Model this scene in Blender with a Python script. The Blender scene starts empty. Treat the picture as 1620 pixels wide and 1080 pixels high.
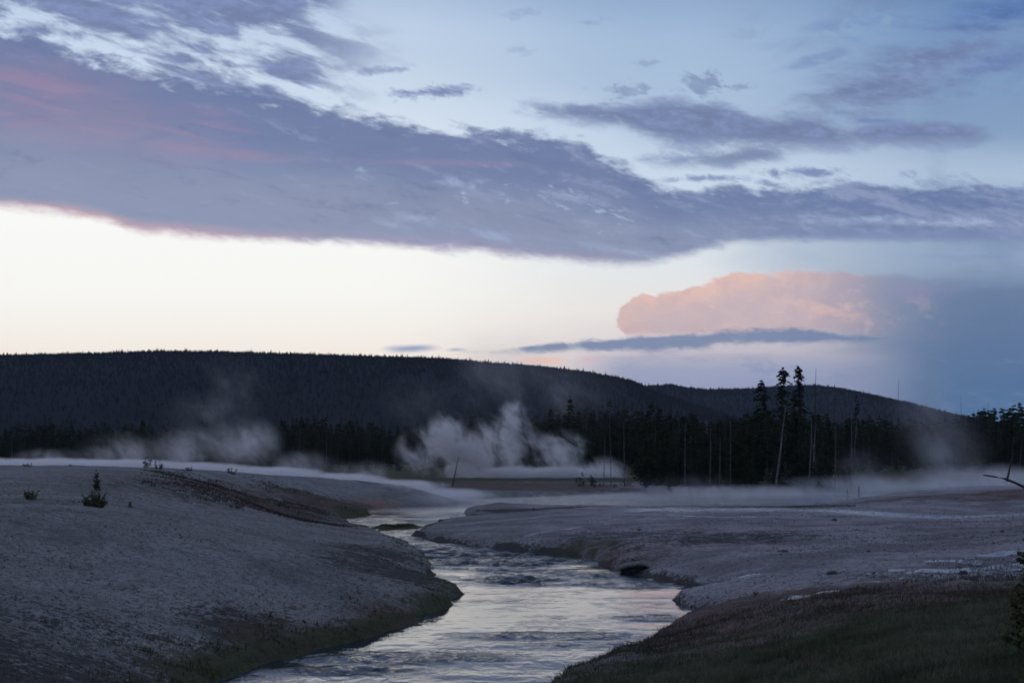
import bpy, math, random
import numpy as np
from mathutils import Vector
random.seed(7)
rng = np.random.default_rng(7)
scene = bpy.context.scene
COL = scene.collection
R = math.radians

# ------------------------------------------------------------------ camera
EYE = 5.0
FP = 2250.0                     # focal length in photo pixels (50 mm)
PITCH = math.atan((718 - 540) / FP)
cd = bpy.data.cameras.new('camera'); cam = bpy.data.objects.new('camera', cd); COL.objects.link(cam)
cd.lens = 50; cd.sensor_width = 36; cd.clip_start = 0.1; cd.clip_end = 30000
cam.location = (0, 0, EYE); cam.rotation_euler = (R(90) + PITCH, 0, 0)
scene.camera = cam

def ray(px, py):
    """direction of a photo point as (x/y, z/y)"""
    u = (px - 810) / FP; t = (540 - py) / FP
    cy = math.cos(PITCH) - t * math.sin(PITCH); cz = math.sin(PITCH) + t * math.cos(PITCH)
    return u / cy, cz / cy
def ground_at(px, py, z):
    u, v = ray(px, py)
    d = (z - EYE) / v
    return u * d, d
def at_dist(px, py, d):
    u, v = ray(px, py)
    return u * d, d, EYE + v * d

# ------------------------------------------------------------------ numpy noise
def _hash(ix, iy, seed):
    n = (ix.astype(np.int64) * 374761393 + iy.astype(np.int64) * 668265263 + seed * 974634777) & 0x7fffffff
    n = ((n ^ (n >> 13)) * 1274126177) & 0x7fffffff
    n = (n ^ (n >> 16)) & 0xffff
    return n / 65535.0
def vnoise(x, y, seed=0):
    ix = np.floor(x); iy = np.floor(y); fx = x - ix; fy = y - iy
    fx = fx * fx * (3 - 2 * fx); fy = fy * fy * (3 - 2 * fy)
    a = _hash(ix, iy, seed); b = _hash(ix + 1, iy, seed); c = _hash(ix, iy + 1, seed); d = _hash(ix + 1, iy + 1, seed)
    return (a * (1 - fx) + b * fx) * (1 - fy) + (c * (1 - fx) + d * fx) * fy * 1.0
def fbm(x, y, wl, octs=4, seed=0, cell=None):
    """signed fractal noise, wavelength wl in metres; octaves finer than `cell` fade out"""
    s = np.zeros_like(x); amp = 1.0; tot = 0
    for o in range(octs):
        w = wl / 2 ** o
        k = vnoise(x / w + 17.3 * o, y / w - 9.1 * o, seed + o) - .5
        if cell is not None: k = k * np.clip((w / cell - 1.5) / 2, 0, 1)
        s += k * amp; tot += amp; amp *= .5
    return s / tot * 2
def sstep(a, b, x):
    t = np.clip((x - a) / (b - a), 0, 1); return t * t * (3 - 2 * t)

# ------------------------------------------------------------------ mesh helpers
def link_mesh(name, verts, faces, mat=None, parent=None, smooth=False):
    me = bpy.data.meshes.new(name)
    me.from_pydata([tuple(v) for v in verts], [], [tuple(f) for f in faces]); me.update()
    if mat: me.materials.append(mat)
    if smooth: me.polygons.foreach_set('use_smooth', [True] * len(me.polygons))
    o = bpy.data.objects.new(name, me); COL.objects.link(o)
    if parent: o.parent = parent
    return o
def np_mesh(name, V, F, mat, smooth=True):
    """V (n,3), F (m,k) arrays"""
    me = bpy.data.meshes.new(name); m, k = F.shape
    me.vertices.add(len(V)); me.vertices.foreach_set('co', V.astype(np.float32).ravel())
    me.loops.add(m * k); me.loops.foreach_set('vertex_index', F.astype(np.int32).ravel())
    me.polygons.add(m); me.polygons.foreach_set('loop_start', np.arange(0, m * k, k, dtype=np.int32))
    me.polygons.foreach_set('loop_total', np.full(m, k, dtype=np.int32))
    me.polygons.foreach_set('use_smooth', np.full(m, smooth, dtype=bool))
    me.update(calc_edges=True); me.validate()
    if mat: me.materials.append(mat)
    o = bpy.data.objects.new(name, me); COL.objects.link(o)
    return o
def grid_faces(nr, nc):
    i = np.arange(nr - 1)[:, None] * nc + np.arange(nc - 1)[None, :]
    return np.stack([i, i + 1, i + nc + 1, i + nc], -1).reshape(-1, 4)
def attr(o, name, arr):
    a = o.data.attributes.new(name, 'FLOAT_COLOR', 'POINT')
    full = np.ones((len(arr), 4), dtype=np.float32); full[:, :arr.shape[1]] = arr
    a.data.foreach_set('color', full.ravel())
def tag(o, label=None, cat=None, group=None, kind=None):
    if label: o['label'] = label
    if cat: o['category'] = cat
    if group: o['group'] = group
    if kind: o['kind'] = kind
    return o
def empty(name, loc, rz=0, s=1):
    o = bpy.data.objects.new(name, None); COL.objects.link(o); o.location = loc
    o.rotation_euler = (0, 0, rz); o.scale = (s, s, s); o.empty_display_size = .2
    return o
def copy_thing(src, loc, rz, sc, label, cat, group=None, tilt=(0, 0)):
    c = src.copy(); COL.objects.link(c); c.location = loc; c.rotation_euler = (tilt[0], tilt[1], rz); c.scale = sc
    for k in ('label', 'category', 'group'):
        if k in c: del c[k]
    tag(c, label, cat, group)
    for ch in src.children:
        d = ch.copy(); COL.objects.link(d); d.parent = c
    return c

# ------------------------------------------------------------------ node DSL
def lin(c):
    return tuple(((v / 255) / 12.92 if v / 255 <= .04045 else ((v / 255 + .055) / 1.055) ** 2.4) for v in c) + (1.0,)
class S:
    def __init__(s, t, sock): s.t = t; s.s = sock
    def _m(s, op, *a, clamp=False):
        n = s.t.nodes.new('ShaderNodeMath'); n.operation = op; n.use_clamp = clamp
        for i, x in enumerate((s,) + a):
            if isinstance(x, S): s.t.links.new(x.s, n.inputs[i])
            else: n.inputs[i].default_value = x
        return S(s.t, n.outputs[0])
    def __add__(s, o): return s._m('ADD', o)
    __radd__ = __add__
    def __sub__(s, o): return s._m('SUBTRACT', o)
    def __rsub__(s, o): return (s * -1) + o
    def __mul__(s, o): return s._m('MULTIPLY', o)
    __rmul__ = __mul__
    def __truediv__(s, o): return s._m('DIVIDE', o)
    def max(s, o): return s._m('MAXIMUM', o)
    def min(s, o): return s._m('MINIMUM', o)
    def abs(s): return s._m('ABSOLUTE')
    def pow(s, o): return s._m('POWER', o)
    def exp(s): return s._m('EXPONENT')
    def clamp(s): return s._m('ADD', 0.0, clamp=True)
    def sm(s, a, b, lo=0.0, hi=1.0):
        n = s.t.nodes.new('ShaderNodeMapRange'); n.interpolation_type = 'SMOOTHSTEP'
        s.t.links.new(s.s, n.inputs[0])
        for i, v in enumerate((a, b, lo, hi)): n.inputs[i + 1].default_value = v
        return S(s.t, n.outputs[0])
class T:
    def __init__(s, tree): s.t = tree; s.n = tree.nodes; s.l = tree.links
    def vec(s, x, y, z):
        n = s.n.new('ShaderNodeCombineXYZ')
        for i, v in enumerate((x, y, z)):
            if isinstance(v, S): s.l.new(v.s, n.inputs[i])
            else: n.inputs[i].default_value = v
        return S(s.t, n.outputs[0])
    def sep(s, v):
        n = s.n.new('ShaderNodeSeparateXYZ'); s.l.new(v.s, n.inputs[0]); return [S(s.t, o) for o in n.outputs]
    def coord(s, k='Object'):
        n = s.n.new('ShaderNodeTexCoord'); return S(s.t, n.outputs[k])
    def pos(s):
        n = s.n.new('ShaderNodeNewGeometry'); return S(s.t, n.outputs['Position'])
    def noise(s, v, scale, detail=4, rough=.5, dist=0.0, typ='FBM'):
        n = s.n.new('ShaderNodeTexNoise'); s.l.new(v.s, n.inputs['Vector'])
        n.inputs['Scale'].default_value = scale; n.inputs['Detail'].default_value = detail
        n.inputs['Roughness'].default_value = rough; n.inputs['Distortion'].default_value = dist
        return S(s.t, n.outputs['Fac'])
    def attr(s, name):
        n = s.n.new('ShaderNodeAttribute'); n.attribute_name = name
        m = s.n.new('ShaderNodeSeparateColor'); s.l.new(n.outputs['Color'], m.inputs[0])
        return [S(s.t, o) for o in m.outputs]
    def mix(s, f, a, b, mode='MIX'):
        n = s.n.new('ShaderNodeMix'); n.data_type = 'RGBA'; n.blend_type = mode; n.clamp_factor = True
        for i, v in ((0, f), (6, a), (7, b)):
            if isinstance(v, S): s.l.new(v.s, n.inputs[i])
            else: n.inputs[i].default_value = v
        return S(s.t, n.outputs[2])
    def ramp(s, f, pts):
        n = s.n.new('ShaderNodeValToRGB'); s.l.new(f.s, n.inputs[0]); cr = n.color_ramp
        while len(cr.elements) > 1: cr.elements.remove(cr.elements[-1])
        for i, (p, c) in enumerate(sorted(pts)):
            e = cr.elements[0] if i == 0 else cr.elements.new(p)
            e.position = p; e.color = c
        return S(s.t, n.outputs[0])
    def curve(s, f, pts):
        n = s.n.new('ShaderNodeFloatCurve'); s.l.new(f.s, n.inputs['Value'])
        cv = n.mapping.curves[0]; pts = sorted(pts)
        while len(cv.points) > 2: cv.points.remove(cv.points[0])
        cv.points[0].location = pts[0]; cv.points[1].location = pts[-1]
        for p in pts[1:-1]: cv.points.new(*p)
        n.mapping.update()
        return S(s.t, n.outputs[0])
def material(name):
    m = bpy.data.materials.new(name); m.use_nodes = True; m.node_tree.nodes.clear()
    t = T(m.node_tree); out = m.node_tree.nodes.new('ShaderNodeOutputMaterial')
    return m, t, out
def principled(t, out, col, rough=.8, spec=.5, bump=None, bstr=1.0, bdist=1.0, ior=1.5):
    p = t.n.new('ShaderNodeBsdfPrincipled'); t.l.new(p.outputs[0], out.inputs['Surface'])
    for k, v in (('Base Color', col), ('Roughness', rough), ('Specular IOR Level', spec), ('IOR', ior)):
        if isinstance(v, S): t.l.new(v.s, p.inputs[k])
        else: p.inputs[k].default_value = v
    if bump is not None:
        b = t.n.new('ShaderNodeBump'); t.l.new(bump.s, b.inputs['Height'])
        if isinstance(bstr, S): t.l.new(bstr.s, b.inputs['Strength'])
        else: b.inputs['Strength'].default_value = bstr
        b.inputs['Distance'].default_value = bdist
        t.l.new(b.outputs[0], p.inputs['Normal'])
    return p

# ================================================================== SKY
SUN_EL, SUN_AZ = R(1.0), R(-32)           # the sun has just set, ahead and to the left
def build_world():
    w = bpy.data.worlds.new('World'); scene.world = w; w.use_nodes = True
    w.node_tree.nodes.clear(); t = T(w.node_tree)
    out = t.n.new('ShaderNodeOutputWorld'); bg = t.n.new('ShaderNodeBackground'); t.l.new(bg.outputs[0], out.inputs[0])
    D = t.coord('Generated'); x, y, z = t.sep(D)
    yy = y.max(.08)
    U = x / yy; V = z.max(0.0) / yy
    UN = ((U + .45) / .9).clamp()                        # 0..1 across azimuth
    def uv(px, py): return ray(px, py)
    def un(px): return min(max((ray(px, 400)[0] + .45) / .9, 0), 1)
    def vn(px, py): return ray(px, py)[1] / .4
    def line(pts):
        return t.curve(UN, [(un(a), vn(a, b)) for a, b in pts]) * .4
    # noise fields, stretched sideways like layered cloud
    wv = t.vec(U * 1.0, V * 3.4, 0.0)
    sh = t.vec(U * 1.0 + V * .5, V * 3.0 + U * .75, 3.7)          # slanted with the main bank
    nL = t.noise(wv, 7, 3, .5) - .5
    nM = t.noise(wv, 20, 7, .62, .35) - .5
    nS = t.noise(sh, 26, 8, .62, .2) - .5
    nP = t.noise(t.vec(U, V * 1.3, 9.1), 34, 7, .6, .5) - .5      # puffs
    nF = t.noise(t.vec(U * 1.0, V * 2.0 + U * .25, 5.5), 75, 8, .65, .4) - .5       # fine rags
    nE = nM * .6 + nS * .4 + nL * .5 + nF * .35
    def band(up, lo, amp=.02, su=.012, sl=.012, n=None, al=None):
        n = nE if n is None else n
        a = (line(up) - V + n * amp).sm(-su * .3, su); b = (V - line(lo) + n * (amp if al is None else al)).sm(-sl * .3, sl)
        xs = [p[0] for p in up]; x0, x1 = uv(min(xs), 400)[0], uv(max(xs), 400)[0]
        m = a * b
        return m, x0, x1
    def ends(m, x0, x1, s0=.02, s1=.02):
        return m * (U + nM * .02 - x0).sm(0, s0) * (x1 + nM * .02 - U).sm(0, s1)
    def blob(px, py, rx, ry, n=None, amp=.0, slant=0.0, soft=1.0):
        a, b = uv(px, py); du = (U - a) / (rx / FP); dv = (V - b - (U - a) * slant) / (ry / FP)
        r = (du * du + dv * dv).pow(.5)
        if n is not None: r = r + n * amp
        return (1.0 - r).sm(0, soft)
    # ---- clear sky: three vertical profiles blended across azimuth
    Vn = (V / .4).clamp()
    def prof(px, pts): return t.ramp(Vn, [(vn(px, py), lin(c)) for py, c in pts])
    left = prof(200, [(640, (240, 224, 208)), (550, (243, 236, 226)), (470, (244, 243, 238)), (340, (243, 244, 242)), (250, (222, 230, 238)), (150, (194, 208, 224)), (40, (184, 201, 223)), (-200, (96, 128, 180))])
    mid = prof(1100, [(640, (205, 190, 195)), (560, (212, 202, 206)), (490, (228, 224, 220)), (420, (221, 225, 228)), (300, (196, 210, 224)), (200, (168, 188, 212)), (60, (157, 180, 208)), (-200, (80, 115, 170))])
    right = prof(1560, [(660, (76, 112, 150)), (560, (94, 118, 152)), (480, (112, 130, 160)), (400, (128, 150, 178)), (300, (132, 158, 186)), (180, (126, 152, 186)), (40, (112, 142, 182)), (-200, (52, 84, 140))])
    c = t.mix((U + nL * .05).sm(uv(560, 400)[0], uv(1060, 400)[0]), left, mid)
    c = t.mix((U + nL * .03).sm(uv(1080, 400)[0], uv(1540, 400)[0]), c, right)
    # real atmosphere model added faintly underneath
    sky = t.n.new('ShaderNodeTexSky'); sky.sky_type = 'NISHITA'; sky.sun_disc = False
    sky.sun_elevation = SUN_EL; sky.sun_rotation = SUN_AZ; sky.altitude = 2200
    skc = t.mix(1.0, S(w.node_tree, sky.outputs[0]), (.055, .055, .055, 1), 'MULTIPLY')
    c = t.mix(.05, c, skc)
    def over(c, m, col, k=1.0): return t.mix(m * k, c, lin(col) if len(col) == 3 else col)
    br0 = t.noise(t.vec(U * 1.0, V * 2.4 - U * .9, 21.0), 9, 8, .6, .4)
    mot = (nF * 1.6 + nM * 1.6 + nS * .8).sm(-.35, .6) * .55
    def cloud(c, m, col, k=1.0): return t.mix(m * k, c, t.mix(mot, lin(tuple(v * .93 for v in col)), lin(tuple(min(v * 1.28, 200) for v in col))))
    # ---- thin upper cloud, right
    m = blob(1420, 125, 230, 70, nM, 1.6, .28, .9); c = cloud(c, m, (110, 124, 162), .85)
    m = (br0.sm(.44, .66)) * (U + nL * .1).sm(uv(1080, 400)[0], uv(1400, 400)[0]) * (V - uv(1300, 215)[1]).sm(0, .05); c = cloud(c, m, (112, 130, 170), .55)
    m = blob(1300, 92, 100, 14, nM, 1.2, .28, .8); c = cloud(c, m, (124, 146, 190), .75)
    m = blob(1590, 95, 120, 26, nM, 1.2, .3, .8); c = cloud(c, m, (104, 124, 174), .75)
    m = blob(1600, 15, 180, 40, nM, 1.6, .15, .9); c = cloud(c, m, (84, 112, 164), .9)
    m = blob(1360, 40, 170, 30, nM, 1.8, .2, .9); c = cloud(c, m, (120, 146, 192), .6)
    for px, py, rx, ry, k in ((1104, 134, 40, 20, .9), (996, 143, 42, 13, .8), (1172, 138, 24, 6, .7), (940, 34, 20, 6, .5), (832, 22, 44, 8, .4), (1024, 100, 22, 6, .5), (830, 82, 24, 8, .35), (1585, 140, 26, 6, .5), (1300, 180, 60, 5, .5), (1180, 54, 40, 7, .3)):
        c = cloud(c, blob(px, py, rx * 1.25, ry * 1.3, nF, 4.0, .05, .9), (122, 140, 178), k * .8)
    # pale air along the top of the bank
    gl = line([(-60, 40), (130, 80), (400, 138), (650, 182), (900, 215), (1060, 290), (1300, 285), (1660, 296)])
    c = over(c, (V - gl).sm(-.02, .002) * (1.0 - (V - gl).sm(.004, .045)), (196, 210, 228), .45)
    # ---- broken cloud, top left
    br = t.noise(sh, 17, 9, .6, .25)
    reg = (line([(0, -60), (400, -60), (640, -60), (660, 90), (800, 150), (900, 190)]) * 0 + 1.0)
    lowl = line([(-60, 60), (130, 80), (260, 112), (400, 138), (520, 160), (650, 180), (800, 196)])
    inreg = (uv(620, 100)[0] + nL * .12 - U).sm(0, .07) * (V - lowl).sm(-.02, 0.0)
    hi = (V - uv(300, 80)[1]).sm(-.03, .05)
    t_col = (106, 119, 160)
    m = inreg * (br + nF * .12 + hi * .07 + blob(60, 110, 210, 55) * -.16 + blob(300, 20, 220, 60) * .07 + blob(470, 100, 150, 50) * .09).sm(.43, .60)
    c = cloud(c, m, t_col, .9)
    c = cloud(c, blob(690, 145, 95, 15, nF, 2.8, .06), (112, 126, 174), .85)
    c = cloud(c, blob(605, 112, 60, 11, nF, 2.8, .1), (118, 134, 180), .7)
    # ---- band crossing the middle right
    m, a, b = band([(780, 182), (860, 160), (980, 166), (1060, 158), (1130, 158), (1200, 180), (1290, 180), (1340, 198), (1440, 188), (1500, 194), (1610, 216)],
                   [(780, 184), (900, 200), (1000, 212), (1060, 232), (1150, 238), (1290, 243), (1400, 234), (1500, 234), (1610, 222)], .036, .008, .012)
    c = cloud(c, ends(m, a, b, .03, .03), (108, 121, 159), .92)
    c = cloud(c, blob(1385, 192, 60, 7, nM, 1.2), (108, 128, 176), .8)
    m, a, b = band([(985, 250), (1130, 236), (1180, 226), (1275, 244)], [(985, 256), (1100, 270), (1160, 274), (1275, 249)], .030, .008, .010)
    c = cloud(c, ends(m, a, b), (112, 126, 164), .88)
    c = cloud(c, blob(1265, 273, 80, 12, nF, 3.0), (112, 128, 174), .85)
    c = cloud(c, blob(1115, 282, 90, 9, nF, 3.0), (118, 134, 178), .8)
    # veil under the right bank (rain shaft)
    m = (U - uv(1060, 400)[0]).sm(0, .09) * (uv(1300, 330)[1] - V).sm(-.005, .03) * (V - uv(1300, 450)[1]).sm(-.01, .02)
    c = over(c, m * (nM * 1.2 + .62).clamp(), (150, 168, 194), .7)
    # ---- pink cumulus low on the right
    up = [(970, 480), (1010, 464), (1050, 468), (1100, 456), (1180, 436), (1280, 428), (1400, 430), (1500, 436), (1660, 430)]
    lo = [(970, 532), (1100, 531), (1300, 526), (1660, 560)]
    upn = line(up); e = (upn - V + nP * .014).sm(0, .0045)
    hd = blob(1022, 505, 48, 42, nF, .5, 0, .12)
    for q in ((1062, 500, 55, 40), (1110, 500, 70, 50), (1180, 490, 90, 62), (1270, 490, 110, 68)): hd = hd.max(blob(q[0], q[1], q[2], q[3], nF, .5, 0, .12))
    m = (e * (U - uv(1190, 500)[0]).sm(0, .05)).max(hd) * (V - line(lo)).sm(-.003, .004) * (1.0 - (U + nP * .06 + nM * .08).sm(uv(1300, 500)[0], uv(1580, 500)[0]))
    body = t.mix((U + nP * .05).sm(uv(1230, 400)[0], uv(1480, 400)[0]), lin((192, 172, 176)), lin((108, 122, 152)))
    lit = (1.0 - (upn - V + nP * .02).sm(0, .017)) * (1.0 - (U).sm(uv(1180, 400)[0], uv(1400, 400)[0]))
    lit = lit.max((1.0 - (U - uv(981, 500)[0]).sm(0, .03)) * .6).max((nF * 3.0 + nP * 2.0).sm(0, .7) * .4 * (1.0 - U.sm(uv(1180, 400)[0], uv(1330, 400)[0]))).max(blob(1300, 490, 120, 16, nF, 2.5, -.25) * .6)
    body = t.mix(lit * .75, body, lin((222, 182, 168)))
    body = t.mix((nP * 2.2 + nF * 1.5 + .1).clamp() * .6, body, lin((160, 148, 168)))
    body = t.mix((nP * -2.2 + nF * 2.0).sm(.1, .7) * .5, body, lin((224, 190, 180)))
    c = t.mix(m * .94, c, body)
    c = over(c, blob(1450, 462, 110, 22, nP, 1.8), (150, 142, 172), .5)
    nB = t.noise(t.vec(U * 3.0, V * 1.0 - U * .8, 15.0), 9, 6, .6, .3) - .5
    # low grey-blue mass at right
    m = (U + nM * .06).sm(uv(1230, 400)[0], uv(1640, 400)[0]) * (uv(1500, 430)[1] - V + nM * .02).sm(-.004, .02)
    m = m * (nB * 1.0 + .9).clamp() * (1.0 - e * (V - line(lo)).sm(-.003, .004) * (1.0 - U.sm(uv(1330, 500)[0], uv(1500, 500)[0])) * .7)
    cc = t.ramp(Vn, [(vn(1500, 660), lin((70, 106, 144))), (vn(1500, 560), lin((86, 110, 146))), (vn(1500, 440), lin((96, 117, 148)))])
    c = t.mix(m * .85, c, cc)
    c = over(c, blob(1485, 330, 34, 110, nP, 1.2, 0, .9), (104, 122, 156), .35)
    c = over(c, blob(1580, 370, 110, 110, nM, 1.4, 0, .9), (104, 124, 156), .4)
    # lavender under the blue streak
    m = (U).sm(uv(880, 400)[0], uv(1000, 400)[0]) * (1.0 - (U + nM * .04).sm(uv(1230, 400)[0], uv(1480, 400)[0])) * (uv(1100, 548)[1] - V + nM * .012).sm(0, .008)
    c = t.mix(m * .8, c, t.ramp(Vn, [(vn(1100, 640), lin((118, 138, 176))), (vn(1100, 585), lin((138, 150, 182))), (vn(1100, 560), lin((172, 168, 184)))]))
    c = over(c, (U).sm(uv(880, 400)[0], uv(1000, 400)[0]) * (uv(1100, 552)[1] - V).sm(0, .01) * (nM * 2.0 + nF).sm(.0, .5), (110, 130, 166), .5)
    c = over(c, blob(860, 570, 50, 10, nP, 1.2), (240, 190, 170), .8)
    c = over(c, blob(935, 568, 30, 6, nP, 1.2), (215, 170, 178), .6)
    c = over(c, blob(1180, 552, 240, 10, nM, 1.8, .03), (184, 176, 190), .6)
    # blue streak
    m, a, b = band([(720, 557), (765, 553), (850, 543), (950, 536), (1060, 529), (1180, 521), (1280, 520), (1300, 526), (1410, 535)],
                   [(720, 558), (765, 558), (900, 560), (1060, 556), (1180, 548), (1280, 545), (1410, 538)], .013, .003, .005, nM + nF * .5)
    c = over(c, ends(m, a, b), (108, 125, 158), .9)
    c = over(c, blob(652, 551, 62, 9, nM, 1.2, .04), (132, 148, 182), .9)
    c = over(c, blob(722, 553, 22, 5, nM, 1.2, .04), (150, 160, 188), .8)
    # ---- the main bank
    up = [(-60, 40), (60, 62), (130, 85), (260, 116), (400, 140), (520, 166), (650, 186), (800, 202), (900, 215), (1000, 255), (1060, 296), (1150, 292), (1300, 290), (1450, 287), (1660, 300)]
    lo = [(-60, 328), (0, 332), (100, 342), (250, 372), (400, 383), (560, 390), (700, 398), (850, 412), (1000, 422), (1060, 415), (1110, 400), (1180, 388), (1300, 382), (1450, 384), (1660, 392)]
    nT = t.noise(t.vec(U * 1.0, V * 2.6 + U * .5, 7.7), 38, 8, .62, .6) - .5
    m, a, b = band(up, lo, .050, .010, .007, nE + nT * .5, .014)
    mb = m
    lol = line(lo); upl = line(up)
    h = (V - lol) / (upl - lol).max(.01)
    # bright tears in it
    reg = blob(880, 330, 430, 70, None, 0, -.05, .9).max(blob(1080, 290, 200, 30, None, 0, 0, .9)).max(blob(100, 215, 200, 26, None, 0, 0, .9) * .55)
    tear = (nT + nF * .45 + reg * .2 - .25).sm(0, .12) * reg.sm(0, .3) * .75
    for px, py, rx, ry, k in ((780, 374, 34, 8, .95), (655, 345, 46, 11, .6), (718, 288, 20, 10, .85), (572, 270, 16, 12, .7), (905, 310, 80, 12, .6), (748, 296, 12, 12, .6), (1010, 402, 120, 8, .6), (620, 356, 40, 9, .5)):
        tear = tear.max(blob(px, py, rx, ry, nF, 4.5, -.2, .9) * k)
    tear = tear.max((blob(1450, 351, 340, 11, nM, 2.6) * .7))
    tear = tear.max((blob(1060, 283, 110, 9, nF, 3.5) * .7))
    bankc = t.mix((h + nL * .5 + nM * .25).sm(.15, .8), lin((128, 138, 166)), lin((101, 115, 153)))
    bankc = t.mix((U + nL * .1).sm(uv(900, 400)[0], uv(1500, 400)[0]) * .7, bankc, lin((98, 118, 158)))
    nB = t.noise(t.vec(U * 1.0, V * 4.5 + U * .9, 12.0), 15, 8, .68, .5) - .5
    bankc = t.mix((nB * 2.4 + nS * 1.2 + nF * 1.2 + (U - .04) * .8).sm(.0, .7) * .7, bankc, lin((142, 152, 184)))
    bankc = t.mix((nB * -2.4 + nS * -1.0 - nF * .6).sm(.05, .7) * .6, bankc, lin((86, 98, 138)))
    pk = t.noise(t.vec(U * 1.0, V * 8.0 + U * 1.6, 1.3), 13, 6, .6, .3)
    pink = pk.sm(.46, .66) * blob(150, 170, 420, 95, None, 0, -.2, .9)
    pink = pink.max(blob(330, 238, 200, 16, nM, 1.5, -.12) * .8).max(blob(700, 258, 240, 8, nM, 1.5, -.02) * .5).max(blob(40, 195, 90, 12, nM, 1.2) * .5)
    bankc = t.mix(blob(90, 170, 330, 120, nM, .8, -.2, .9) * .4, bankc, lin((140, 124, 152)))
    bankc = t.mix(pink * .65, bankc, lin((148, 124, 154)))
    rim = (1.0 - (V - lol + nM * .012).sm(0, .013)) * (1.0 - U.sm(uv(850, 400)[0], uv(1100, 400)[0]))
    bankc = t.mix(rim * .6, bankc, t.mix((U).sm(uv(150, 400)[0], uv(620, 400)[0]), lin((214, 164, 162)), lin((166, 148, 174))))
    bankc = t.mix(tear * .85, bankc, t.mix(nF.sm(-.1, .2), lin((140, 154, 188)), lin((182, 196, 216))))
    c = t.mix(m * .96, c, bankc)
    # second thin layer at right below the bank
    c = over(c, blob(1440, 372, 330, 16, nM, 1.3), (116, 132, 170), .7)
    c = over(c, blob(1560, 405, 200, 12, nM, 1.3), (124, 142, 178), .6)
    # ---- overhead and behind: dusk blue with broken cloud
    ov = t.noise(t.vec(x / z.max(.12), y / z.max(.12), 2.2), 1.4, 6, .55, .3)
    back = t.mix(ov.sm(.42, .62), lin((122, 138, 175)), lin((126, 134, 166)))
    hor = 1.0 - z.max(0.0).sm(0, .45)
    back = t.mix(hor * .5, back, lin((118, 130, 162)))
    az = y + x * -.25
    dim = 1.0 - az.sm(-.4, .9)
    c = t.mix(((V - .335 + nL * .04).sm(0, .22)).max(1.0 - y.sm(.25, .75)), c, back)
    c = t.mix((z * -1.0).sm(0, .02), c, lin((40, 46, 60)))
    t.l.new(c.s, bg.inputs[0]); bg.inputs[1].default_value = 1.17
    w.cycles.sampling_method = 'MANUAL'; w.cycles.sample_map_resolution = 512
build_world()
sd = bpy.data.lights.new('sun', 'SUN'); sd.energy = .06; sd.angle = R(14); sd.color = (1, .78, .62)
sun = bpy.data.objects.new('sun', sd); COL.objects.link(sun)
sdir = Vector((math.sin(SUN_AZ) * math.cos(R(5)), math.cos(SUN_AZ) * math.cos(R(5)), math.sin(R(5))))
sun.rotation_euler = sdir.to_track_quat('Z', 'Y').to_euler()

# ================================================================== TERRAIN
river_px = [(600, 1900), (420, 1300), (340, 1080), (430, 1045), (500, 1028), (580, 1008), (650, 985), (700, 962), (735, 941), (705, 926), (675, 915), (690, 897),
            (665, 874), (630, 856), (590, 840), (560, 828), (525, 822), (560, 818), (585, 814), (575, 807), (600, 803), (655, 801), (724, 797), (722, 790), (800, 786),
            (900, 783), (1000, 778), (1150, 775), (1290, 772), (1400, 767), (1520, 762), (1700, 757), (1700, 765), (1620, 768), (1500, 775), (1400, 783), (1300, 800), (1150, 806), (1000, 806), (850, 804),
            (780, 803), (742, 809), (742, 818), (700, 824), (672, 836), (655, 847), (700, 857), (760, 866), (830, 873), (910, 881), (955, 893), (975, 902), (1040, 915), (1090, 925), (1105, 935), (1060, 949),
            (1085, 958), (1122, 967), (1065, 985), (1030, 1012), (960, 1046), (870, 1080), (700, 1300), (620, 1900)]
RIV = np.array([ground_at(a, b, 0.0) for a, b in river_px])
isl_c = ground_at(628, 834, 0.0)
def signed(x, y):
    """distance to the shoreline in metres, positive on land"""
    d2 = np.full(x.shape, 1e18); ins = np.zeros(x.shape, bool)
    n = len(RIV)
    for i in range(n):
        ax, ay = RIV[i]; bx, by = RIV[(i + 1) % n]
        ex, ey = bx - ax, by - ay
        t = np.clip(((x - ax) * ex + (y - ay) * ey) / (ex * ex + ey * ey + 1e-9), 0, 1)
        d2 = np.minimum(d2, (x - ax - t * ex) ** 2 + (y - ay - t * ey) ** 2)
        c = ((ay > y) != (by > y)) & (x < (bx - ax) * (y - ay) / (by - ay + 1e-12) + ax)
        ins ^= c
    d = np.sqrt(d2)
    return np.where(ins, -d, d)
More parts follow.
